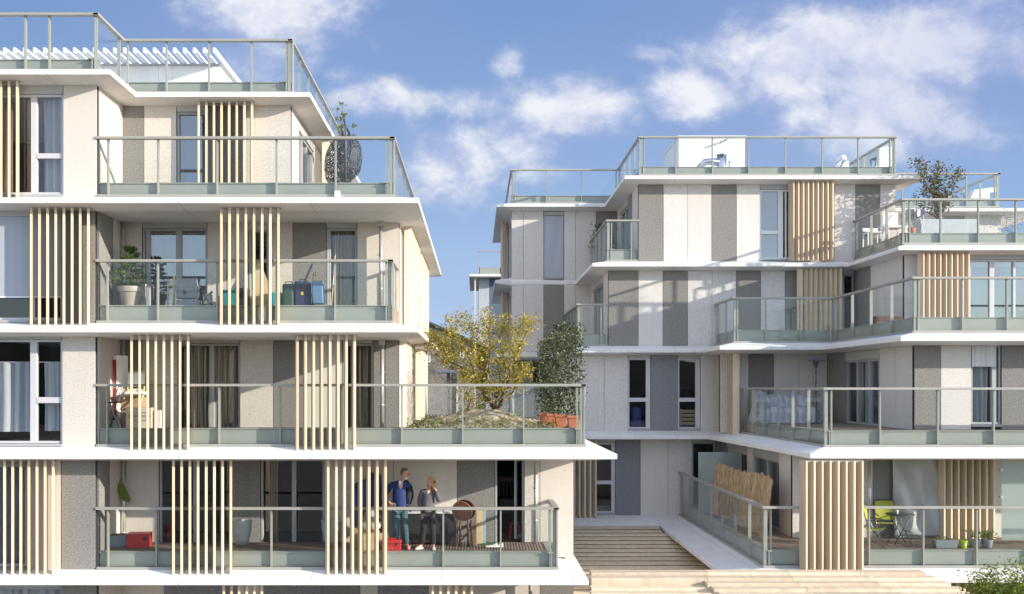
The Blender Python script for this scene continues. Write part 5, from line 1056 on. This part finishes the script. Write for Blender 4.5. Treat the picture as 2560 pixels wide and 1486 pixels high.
def garden_chair(label, px, Y, sz, rz=0):
    t = thing('garden_chair', label, 'chair', (wx(px, Y), Y, E4), rz, 'white chairs on the upper right terrace')
    bevel(MB().box(-.25, .25, -.22, .22, .40, .44).build('seat', 'frame_white', t), .015); bevel(MB().box(-.25, .25, .2, .24, .5, sz).build('backrest', 'frame_white', t), .02)
    for x_ in (-.23, .23):
        for y_ in (-.2, .2): MB().bar((x_, y_, 0), (x_, y_, .4), .035).build('leg', 'frame_white', t)
    return t
garden_chair('white chair at the tall rail corner of the upper right terrace', 2232, 30.4, .95)
garden_chair('lower white chair against the wall side of the upper right terrace', 2182, 31.4, .62)
t = thing('wall_shrub', 'sparse pale climber behind the glass at the far right of the upper terrace', 'climber', (wx(2520, 33), 33, E4))
mb = MB(); st = branchy(mb, (0, 0, 0), [(-.5, 0, 1.3), (-.2, 0, 1.5), (.1, 0, 1.4), (.4, 0, 1.1), (.1, 0, .9)], .01, .004, .08, 7, 5); mb.build('stem', 'bark', t); mb = MB(); leafcloud(mb, st, 700, .05, .12, .5); mb.build('foliage', 'leaf_ivy', t)
# foreground tree top
t = thing('leafy_tree', 'bushy green-yellow tree top rising in the lower right corner', 'tree', (wx(2525, 18), 18, 0))
mb = MB(); tips = [(random.uniform(-.5, .6), random.uniform(-.5, .5), random.uniform(3.2, 3.75)) for k in range(16)] + [(.22, 0, 4.0), (-.25, 0, 3.95), (-.55, 0, 3.85), (-.6, 0, 3.65)]
MB().tube([(0, 0, 0), (0, 0, 2.6)], [.07, .05], 10).build('trunk', 'bark', t); tr = branchy(mb, (0, 0, 2.5), tips, .02, .004, .08, 6, 5); mb.build('limb', 'bark', t)
mb = MB(); leafcloud(mb, [p for p in tr if p[2] > 2.9], 13000, .06, .12, .5, .1); mb.build('crown', 'leaf_lime', t)

# ================================================================ people
def skin_mesh(name, mat, parent, verts, edges, sub=2, smooth=True):
    me = bpy.data.meshes.new(name); me.from_pydata([v[:3] for v in verts], edges, [])
    o = bpy.data.objects.new(name, me); COL.objects.link(o)
    sk = o.modifiers.new('skin', 'SKIN'); sk.use_smooth_shade = True; sk.branch_smoothing = .6
    for i, v in enumerate(verts):
        r = v[3]; r = r if isinstance(r, tuple) else (r, r)
        me.skin_vertices[0].data[i].radius = r; me.skin_vertices[0].data[i].use_root = (i == 0)
    ss = o.modifiers.new('sub', 'SUBSURF'); ss.levels = sub; ss.render_levels = sub
    bpy.context.view_layer.update()
    m2 = bpy.data.meshes.new_from_object(o.evaluated_get(bpy.context.evaluated_depsgraph_get()))
    bpy.data.objects.remove(o); m2.name = name; m2.materials.clear(); m2.materials.append(MATS[mat])
    m2.polygons.foreach_set('use_smooth', [True] * len(m2.polygons))
    o = bpy.data.objects.new(name, m2); COL.objects.link(o); o.parent = parent; return o
def ell(mb, c_, r, yaw=0, n=20, m=14, fn=None):
    def f(a, b):
        th, ph = 6.283185 * a, math.pi * b
        p = Vector((math.sin(ph) * math.cos(th), math.sin(ph) * math.sin(th), math.cos(ph)))
        if fn: p = fn(p)
        p = Vector((p.x * r[0], p.y * r[1], p.z * r[2])); p.rotate(Quaternion((0, 0, 1), yaw)); return p + Vector(c_)
    return mb.grid(f, n, m)
def head(parent, c_, yaw, pitch, hair, long, glasses=False, beard=False):
    """head with brow, nose, chin, ears; +local -Y is the face direction before yaw"""
    h = bpy.data.objects.new('head_frame', None)
    rot = Matrix.Rotation(yaw, 4, 'Z') @ Matrix.Rotation(pitch, 4, 'X')
    def T(p): q = rot @ Vector(p); return (q.x + c_[0], q.y + c_[1], q.z + c_[2])
    bpy.data.objects.remove(h)
    def g(fn_src, name, mat):
        mb = MB(); fn_src(mb); mb.V = [T(v) for v in mb.V]; return mb.build(name, mat, parent)
    def facefn(p):
        z = p.z; y = p.y; k = 1 - .22 * max(0, -z) ** 1.3
        q = Vector((p.x * k, y * (1 - .10 * max(0, -z)), z))
        if y < -.5:
            q.y -= .16 * math.exp(-(p.x / .16) ** 2 - ((z + .12) / .22) ** 2) + .05 * math.exp(-(p.x / .35) ** 2 - ((z + .85) / .2) ** 2)
            q.y += .07 * (math.exp(-((p.x - .38) / .18) ** 2 - ((z - .08) / .13) ** 2) + math.exp(-((p.x + .38) / .18) ** 2 - ((z - .08) / .13) ** 2))
        return q
    def fc(mb):
        ell(mb, (0, 0, 0), (.078, .098, .122), 0, 32, 24, facefn)
        for s_ in (-1, 1): ell(mb, (s_ * .078, .005, -.005), (.012, .022, .032), 0, 10, 8)
    g(fc, 'head', 'skin')
    for s_ in (-1, 1): g(lambda mb: ell(mb, (s_ * .03, -.086, .012), (.011, .006, .006), 0, 8, 6), 'eye', 'ink')
    g(lambda mb: ell(mb, (0, -.092, -.062), (.024, .008, .006), 0, 10, 6), 'mouth', 'shoe_pink')
    def hr(mb):
        ell(mb, (0, .014, .022), (.085, .100, .112), 0, 28, 18, lambda p: p if not (p.y < -.35 and p.z < .45) else Vector((p.x * .8, p.y * .55, p.z * .8)))
        if long:
            for k in range(26):
                a = R(-25 + 230 * k / 25); x, y = .084 * math.cos(a), .094 * math.sin(a) + .012
                mb.tube([(x * .8, y * .8, .08), (x * 1.02, y * 1.02, .0), (x * 1.12, y * 1.08, -.09), (x * 1.05 + .004 * (k % 3), y * 1.0, -.185 - .012 * (k % 3))], [.016, .02, .018, .006], 6)
            mb.tube([(.02, -.05, .11), (.06, -.088, .07), (.083, -.06, .0)], [.015, .018, .008], 6); pass
    g(hr, 'hair', hair)
    if beard: g(lambda mb: ell(mb, (0, -.07, -.1), (.035, .03, .03), 0, 12, 8), 'beard', 'white_print')
    if glasses:
        def gl(mb):
            for s_ in (-1, 1):
                mb.tube([(s_ * .03 + .024 * math.cos(a / 10 * 6.283), -.106, .01 + .016 * math.sin(a / 10 * 6.283)) for a in range(11)], .0025, 5); mb.tube([(s_ * .054, -.104, .012), (s_ * .082, -.01, .01)], .003, 5)
            mb.tube([(-.006, -.107, .012), (.006, -.107, .012)], .0025, 5)
        g(gl, 'glasses', 'ink')
def hand(parent, wrist, dirv, side, palmn, curl=.5, mat='skin', s=1.0):
    """palm and five unequal, jointed fingers as one skinned mesh"""
    d_ = Vector(dirv).normalized(); n_ = Vector(palmn).normalized(); sd_ = d_.cross(n_).normalized() * side; n_ = sd_.cross(d_).normalized() * side
    w = Vector(wrist); V = []; E = []
    def add(p, r, link=None):
        V.append((p.x, p.y, p.z, r)); i = len(V) - 1
        if link is not None: E.append((link, i))
        return i
    r0 = add(w, (.022 * s, .018 * s)); pm = add(w + d_ * .05 * s, (.030 * s, .015 * s), r0)
    for k, (off, ln) in enumerate(((-.030, .068), (-.010, .078), (.010, .073), (.029, .058))):
        b = w + d_ * .088 * s + sd_ * off * s; i = add(b, .0105 * s, pm); p = b; q = d_.copy()
        for j in range(3):
            q = (q - n_ * curl * .55).normalized(); p = p + q * ln * s * (.42, .32, .26)[j]; i = add(p, (.0092, .0085, .0072)[j] * s, i)
    i = add(w + d_ * .03 * s - sd_ * .028 * s, .012 * s, pm); q = (d_ * .6 - sd_ * .8).normalized(); p = w + d_ * .045 * s - sd_ * .036 * s; i = add(p, .0115 * s, i)
    for j in range(2): q = (q + d_ * .5 - n_ * curl * .4).normalized(); p = p + q * .033 * s; i = add(p, .0095 * s, i)
    return V, E
def person(label, loc, cfg):
    t = thing('person', label, 'person', loc); j = cfg['j']
    # body: one continuous surface from feet through trunk to neck, arms and hands
    names = list(j.keys()); V = [(*j[n][0], j[n][1]) for n in names]; idx = {n: i for i, n in enumerate(names)}
    E = [(idx[a], idx[b]) for a, b in cfg['e']]
    for (wname, dirv, side, pn, curl) in cfg['hands']:
        hv, he = hand(t, j[wname][0], dirv, side, pn, curl, s=1.12); base = len(V)
        V += hv[1:]; m = {0: idx[wname]}
        for k in range(1, len(hv)): m[k] = base + k - 1
        E += [(m[a], m[b]) for a, b in he]
    skin_mesh('body', 'skin', t, V, E)
    return t, j
def grow(j, names, dr, edges, over=None):
    V = []
    for n in names:
        p, r = j[n]; r = r if isinstance(r, tuple) else (r, r); k = (over or {}).get(n, dr); V.append((*p, (r[0] + k, r[1] + k)))
    ix = {n: i for i, n in enumerate(names)}; E2_ = [(ix[a], ix[b]) for a, b in edges if a in ix and b in ix]
    if 'shL' in ix:
        p, r = j['neck']; q, s = j['collar']; V.append((q[0] * .55 + p[0] * .45, q[1] * .6 + p[1] * .4, q[2] * .5 + p[2] * .5, (r + .026, r + .022))); E2_.append((ix['collar'], len(V) - 1))
    return V, E2_
EDG = [('pelvis', 'belly'), ('belly', 'chest'), ('chest', 'collar'), ('collar', 'neck'), ('neck', 'skull'), ('collar', 'shL'), ('shL', 'elL'), ('elL', 'wrL'), ('collar', 'shR'), ('shR', 'elR'), ('elR', 'wrR'),
       ('pelvis', 'hipL'), ('hipL', 'knL'), ('knL', 'anL'), ('anL', 'toL'), ('pelvis', 'hipR'), ('hipR', 'knR'), ('knR', 'anR'), ('anR', 'toR')]
man = {'pelvis': ((-.02, 0, .98), (.14, .11)), 'belly': ((-.03, -.02, 1.16), (.16, .135)), 'chest': ((-.03, 0, 1.38), (.165, .12)), 'collar': ((-.01, .01, 1.52), (.10, .07)), 'neck': ((.03, 0, 1.60), .055), 'skull': ((.07, -.01, 1.68), .055),
       'shL': ((-.19, .01, 1.50), .062), 'elL': ((-.39, .06, 1.24), .045), 'wrL': ((-.25, -.10, 1.08), .03), 'shR': ((.16, .06, 1.50), .062), 'elR': ((.25, .18, 1.24), .045), 'wrR': ((.19, .14, 1.0), .03),
       'hipL': ((-.10, 0, .90), (.09, .09)), 'knL': ((-.09, -.05, .50), .062), 'anL': ((-.06, .02, .09), .042), 'toL': ((-.03, -.16, .04), (.035, .025)),
       'hipR': ((.08, .02, .90), (.09, .09)), 'knR': ((.11, -.02, .50), .062), 'anR': ((.14, .04, .09), .042), 'toR': ((.23, -.10, .04), (.035, .025))}
t, j = person('man in a blue V-neck jumper and checked trousers, hand on hip, looking right', (wx(1001, 22.6), 22.6, D1), dict(j=man, e=EDG, hands=[('wrL', (.85, -.25, -.35), 1, (0, 1, .1), .35), ('wrR', (.1, 0, -1), -1, (-.6, .6, 0), .5)]))
V, E = grow(j, ['belly', 'pelvis', 'chest', 'collar', 'shL', 'elL', 'wrL', 'shR', 'elR', 'wrR'], .022, EDG, {'wrL': .014, 'wrR': .014, 'collar': .034, 'pelvis': .016, 'shL': .03, 'shR': .03}); skin_mesh('jumper', 'blue_knit', t, V, E)
V, E = grow(j, ['pelvis', 'hipL', 'knL', 'anL', 'hipR', 'knR', 'anR'], .018, EDG, {'pelvis': .005, 'anL': .028, 'anR': .028}); skin_mesh('trousers', 'tartan', t, V, E)
MB().add([(-.035, -.112, 1.56), (.0, -.126, 1.475), (.04, -.112, 1.56), (.0, -.075, 1.60)], [(0, 1, 2, 3)]).build('shirt_collar', 'white_cloth', t)
mb = MB(); mb.tube([(.10, .10, 1.58), (.20, .10, 1.42), (.19, .07, 1.2), (.16, .05, 1.03)], [.05, .08, .08, .06], 10); mb.build('dark_tube', 'black_cloth', t)  # dark tapered tube down one side of the man
head(t, (.10, -.02, 1.75), R(62), R(14), 'hair_grey', False, True, True)
for s_, (x_, y_) in enumerate(((-.045, -.07), (.185, -.03))): bevel(MB().grid(lambda a, b: (x_ + .045 * math.cos(6.283 * a) * math.sin(math.pi * b / 2 + .01) + (.02 if s_ else 0) * 0, y_ + .13 * math.sin(6.283 * a) * math.sin(math.pi * b / 2 + .01), .085 * math.cos(math.pi * b / 2) + .0), 20, 8).build('shoe', 'shoe_pink', t), .001)
wom = {'pelvis': ((0, 0, .90), (.15, .115)), 'belly': ((.01, -.01, 1.04), (.14, .115)), 'chest': ((.01, 0, 1.24), (.145, .115)), 'collar': ((.03, .01, 1.36), (.085, .06)), 'neck': ((.05, .0, 1.42), .045), 'skull': ((.06, -.01, 1.49), .045),
       'shL': ((-.14, 0, 1.33), .052), 'elL': ((-.20, .03, 1.08), .04), 'wrL': ((-.13, -.08, .87), .027), 'shR': ((.19, 0, 1.33), .052), 'elR': ((.27, -.10, 1.11), .04), 'wrR': ((.185, -.11, 1.37), .027),
       'hipL': ((-.08, 0, .83), (.095, .09)), 'knL': ((-.10, -.03, .46), .06), 'anL': ((-.15, .02, .08), .04), 'toL': ((-.26, -.10, .035), (.032, .023)),
       'hipR': ((.08, 0, .83), (.095, .09)), 'knR': ((.11, -.03, .46), .06), 'anR': ((.12, .02, .08), .04), 'toR': ((.14, -.14, .035), (.032, .023))}
t, j = person('woman in a grey jumper and black trousers holding a phone to her ear', (wx(1070, 22.6), 22.6, D1), dict(j=wom, e=EDG, hands=[('wrL', (.15, -.2, -1), 1, (.7, .6, 0), .6), ('wrR', (-.2, .15, .95), -1, (-.7, .6, 0), .9)]))
V, E = grow(j, ['belly', 'pelvis', 'chest', 'collar', 'shL', 'elL', 'wrL', 'shR', 'elR', 'wrR'], .028, EDG, {'wrL': .018, 'wrR': .02, 'pelvis': .02}); skin_mesh('jumper', 'grey_knit', t, V, E)
V, E = grow(j, ['pelvis', 'hipL', 'knL', 'anL', 'hipR', 'knR', 'anR'], .016, EDG, {'pelvis': .004, 'anL': .028, 'anR': .028}); skin_mesh('trousers', 'black_cloth', t, V, E)
head(t, (.07, -.02, 1.545), R(-48), R(8), 'hair_blond', True)
for (x_, y_, rz_) in ((-.20, -.04, R(-52)), (.13, -.06, R(8))):
    mb = MB(); mb.grid(lambda a, b: (.042 * math.cos(6.283 * a) * math.sin(math.pi * b / 2 + .01), .12 * math.sin(6.283 * a) * math.sin(math.pi * b / 2 + .01), .075 * math.cos(math.pi * b / 2)), 20, 8); q = Matrix.Rotation(rz_, 3, 'Z'); mb.V = [tuple((q @ Vector(v)) + Vector((x_, y_, 0))) for v in mb.V]; mb.build('shoe', 'shoe_white', t)
o = bevel(MB().box(-.034, .034, -.005, .005, -.07, .07).build('mobile_phone', 'black_plastic'), .006); o.location = (wx(1070, 22.6) + .155, 22.6 - .075, D1 + 1.52); o.rotation_euler = (R(5), R(-18), R(70)); tag(o, 'black phone held at the woman\'s ear', 'phone')
SKYS = 0.15; EXPO = 0.92
SKY_LO = (2.0, 2.6, 3.4); SKY_MID = (1.15, 1.72, 2.72); SKY_HI = (0.70, 1.2, 2.25)
CL_D = (1.85, 2.05, 2.9); CL_L = (3.25, 3.3, 3.45); CL_V = (1.12, 1.40, 2.42); CL_G = (1.5, 1.75, 2.75); CL_B = (4.7, 4.3, 4.1); HAZE = (1.9, 1.75, 1.75)
# ================================================================ camera, light, sky
cam = bpy.data.cameras.new('camera'); co = bpy.data.objects.new('camera', cam); COL.objects.link(co); S.camera = co
co.location = (0, 0, EYE); co.rotation_euler = (R(90), 0, 0)
cam.sensor_fit = 'HORIZONTAL'; cam.sensor_width = 36; cam.lens = 36 * F / 2560
cam.shift_x = (1280 - VX) / 2560; cam.shift_y = (VY - 743) / 2560
cam.clip_start = 0.5; cam.clip_end = 5000
sd = Vector((2.38, -1.0, 0.735)).normalized()
sun = bpy.data.lights.new('sun', 'SUN'); so = bpy.data.objects.new('sun', sun); COL.objects.link(so)
so.rotation_euler = sd.to_track_quat('Z', 'Y').to_euler(); so.location = (30, -10, 30)
sun.energy = 3.9; sun.angle = R(0.5); sun.color = (1.0, 0.90, 0.76)
Wd = bpy.data.worlds.new('World'); S.world = Wd; Wd.use_nodes = True; nt = Wd.node_tree; nt.nodes.clear()
out = nt.nodes.new('ShaderNodeOutputWorld'); bg = nt.nodes.new('ShaderNodeBackground'); nt.links.new(bg.outputs[0], out.inputs[0])
sky = nt.nodes.new('ShaderNodeTexSky'); sky.sky_type = 'NISHITA'; sky.sun_disc = False
sky.sun_elevation = math.asin(sd.z); sky.sun_rotation = math.atan2(sd.x, sd.y); sky.air_density = 1.0; sky.dust_density = 0.3; sky.ozone_density = 3.0
bg.inputs[1].default_value = SKYS
def mth(op, a, b=None, cl=False):
    n = nt.nodes.new('ShaderNodeMath'); n.operation = op; n.use_clamp = cl
    for i, v in enumerate((a, b)):
        if v is None: continue
        if hasattr(v, 'is_linked'): nt.links.new(v, n.inputs[i])
        else: n.inputs[i].default_value = v
    return n.outputs[0]
tc = nt.nodes.new('ShaderNodeTexCoord'); sp = nt.nodes.new('ShaderNodeSeparateXYZ'); nt.links.new(tc.outputs['Generated'], sp.inputs[0])
yy = mth('MAXIMUM', mth('ABSOLUTE', sp.outputs[1]), 0.05)
u = mth('DIVIDE', sp.outputs[0], yy); v = mth('DIVIDE', sp.outputs[2], yy)
cb = nt.nodes.new('ShaderNodeCombineXYZ'); nt.links.new(u, cb.inputs[0]); nt.links.new(v, cb.inputs[1])
def nz(scale, det, rough, off=0.0, dist=0.0, vec=None):
    n = nt.nodes.new('ShaderNodeTexNoise'); n.inputs['Scale'].default_value = scale; n.inputs['Detail'].default_value = det
    n.inputs['Roughness'].default_value = rough; n.inputs['Distortion'].default_value = dist
    mp = nt.nodes.new('ShaderNodeMapping'); mp.inputs['Location'].default_value = (off, off * .7, 0); mp.inputs['Scale'].default_value = (1, 1.35, 1)
    nt.links.new(vec or cb.outputs[0], mp.inputs[0]); nt.links.new(mp.outputs[0], n.inputs['Vector']); return n.outputs['Fac']
# cloud banks by direction: (centre px, centre py, half width, half height, weight)
blobs = [(720, 10, 230, 110, 1.0), (1150, 300, 330, 110, .45), (1110, 400, 190, 110, .95), (1440, 275, 190, 100, 1.1), (1320, 350, 200, 90, .8), (1200, 250, 160, 80, .75), (1090, 260, 130, 60, .6),
         (1260, 160, 60, 50, .8), (1750, 235, 160, 85, 1.15), (2000, 150, 380, 150, 1.15), (2250, 290, 360, 130, 1.05), (2030, 60, 200, 70, .95),
         (1640, 135, 90, 40, .75), (660, 170, 160, 80, .8), (930, 250, 140, 60, .8), (2420, 120, 330, 190, 1.05), (850, 190, 60, 40, .6), (1380, 420, 160, 60, .6), (1200, 520, 260, 60, .3), (1150, 820, 160, 60, .3)]
acc = None
for (px, py, rw, rh, wgt) in blobs:
    cx, cy, sx, sy = (px - VX) / F, (VY - py) / F, rw / F, rh / F
    du = mth('DIVIDE', mth('SUBTRACT', u, cx), sx); dv = mth('DIVIDE', mth('SUBTRACT', v, cy), sy)
    r2 = mth('ADD', mth('MULTIPLY', du, du), mth('MULTIPLY', dv, dv))
    g = mth('MULTIPLY', mth('POWER', 2.718, mth('MULTIPLY', r2, -1.0)), wgt)
    acc = g if acc is None else mth('MAXIMUM', acc, g)
def nz2(scale, det, rough, dx=0.0, dy=0.0):
    wn = nt.nodes.new('ShaderNodeTexNoise'); wn.inputs['Scale'].default_value = 9; wn.inputs['Detail'].default_value = 3
    mp = nt.nodes.new('ShaderNodeMapping'); mp.inputs['Location'].default_value = (3.1 - dx, 1.7 - dy, 0); mp.inputs['Scale'].default_value = (1, 1.25, 1)
    nt.links.new(cb.outputs[0], mp.inputs[0]); nt.links.new(mp.outputs[0], wn.inputs['Vector'])
    va = nt.nodes.new('ShaderNodeVectorMath'); va.operation = 'MULTIPLY_ADD'; nt.links.new(wn.outputs['Color'], va.inputs[0]); va.inputs[1].default_value = (.05, .05, 0); nt.links.new(mp.outputs[0], va.inputs[2])
    n = nt.nodes.new('ShaderNodeTexNoise'); n.inputs['Scale'].default_value = scale; n.inputs['Detail'].default_value = det; n.inputs['Roughness'].default_value = rough
    nt.links.new(va.outputs[0], n.inputs['Vector']); return n.outputs['Fac']
n1 = nz2(7.5, 12, .60); n1b = nz2(7.5, 12, .60, -.018, -.022); n2 = nz(4.0, 5, 0.55, 8.7)
dens = mth('ADD', mth('MULTIPLY', acc, 0.72), mth('ADD', mth('MULTIPLY', mth('SUBTRACT', n1, 0.5), 1.7), mth('MULTIPLY', mth('SUBTRACT', n2, 0.5), 0.5)))
mr = nt.nodes.new('ShaderNodeMapRange'); mr.interpolation_type = 'SMOOTHSTEP'; mr.inputs[1].default_value = 0.20; mr.inputs[2].default_value = 0.75
nt.links.new(dens, mr.inputs[0])
vac = None
for (px, py, rw, rh, wgt) in [(2150, 150, 520, 210, 1.0), (1900, 330, 500, 150, .6), (650, 60, 350, 130, .7), (1250, 380, 350, 130, .45), (1150, 800, 200, 120, .4)]:
    du = mth('DIVIDE', mth('SUBTRACT', u, (px - VX) / F), rw / F); dv = mth('DIVIDE', mth('SUBTRACT', v, (VY - py) / F), rh / F)
    g = mth('MULTIPLY', mth('POWER', 2.718, mth('MULTIPLY', mth('ADD', mth('MULTIPLY', du, du), mth('MULTIPLY', dv, dv)), -1.0)), wgt)
    vac = g if vac is None else mth('MAXIMUM', vac, g)
veil = mth('MULTIPLY', vac, mth('ADD', mth('MULTIPLY', n2, 1.6), -.1), True)
front = mth('GREATER_THAN', sp.outputs[1], 0.0)
# behind the viewer the sky carries plain noise clouds
mr2 = nt.nodes.new('ShaderNodeMapRange'); mr2.inputs[1].default_value = .5; mr2.inputs[2].default_value = .75; nt.links.new(n2, mr2.inputs[0])
fac = mth('ADD', mth('MULTIPLY', mr.outputs[0], front), mth('MULTIPLY', mr2.outputs[0], mth('SUBTRACT', 1.0, front)))
fac = mth('MULTIPLY', fac, mth('MULTIPLY', mth('ADD', sp.outputs[2], 0.0), 20.0, True), True)
def wmix(f, a, b, mode='MIX'):
    return mixc(nt, f, a, b, mode)
hz = mth('MULTIPLY', v, 2.6, True)
blue = ramp(nt, hz, [(0.0, SKY_LO), (0.45, SKY_MID), (1.0, SKY_HI)])
fm = nt.nodes.new('ShaderNodeMapRange'); fm.interpolation_type = 'SMOOTHSTEP'; fm.inputs[1].default_value = -.25; fm.inputs[2].default_value = .35
nt.links.new(sp.outputs[1], fm.inputs[0])
hazy = wmix(1.0, sky.outputs[0], HAZE, 'ADD')
base = wmix(fm.outputs[0], hazy, blue)
# lit upper-right edges and mauve undersides: sample the density a little towards the sun
lit = nt.nodes.new('ShaderNodeMapRange'); lit.inputs[1].default_value = -0.09; lit.inputs[2].default_value = 0.13
nt.links.new(mth('ADD', mth('SUBTRACT', n1, n1b), mth('MULTIPLY', mth('SUBTRACT', mr.outputs[0], .5), .10)), lit.inputs[0])
ccol = wmix(front, CL_B, wmix(lit.outputs[0], CL_D, CL_L))
base = wmix(mth('MULTIPLY', mth('MULTIPLY', veil, front), .9), base, CL_V)
ccol = wmix(mth('MULTIPLY', mth('MULTIPLY', front, mth('MULTIPLY', mth('SUBTRACT', u, .30), 3.0, True)), .72), ccol, CL_G)
final = wmix(mth('MULTIPLY', fac, 0.92), base, ccol)
nt.links.new(final, bg.inputs[0])
S.render.engine = 'CYCLES'
S.view_settings.view_transform = 'Standard'; S.view_settings.look = 'None'; S.view_settings.gamma = 1; S.view_settings.exposure = EXPO
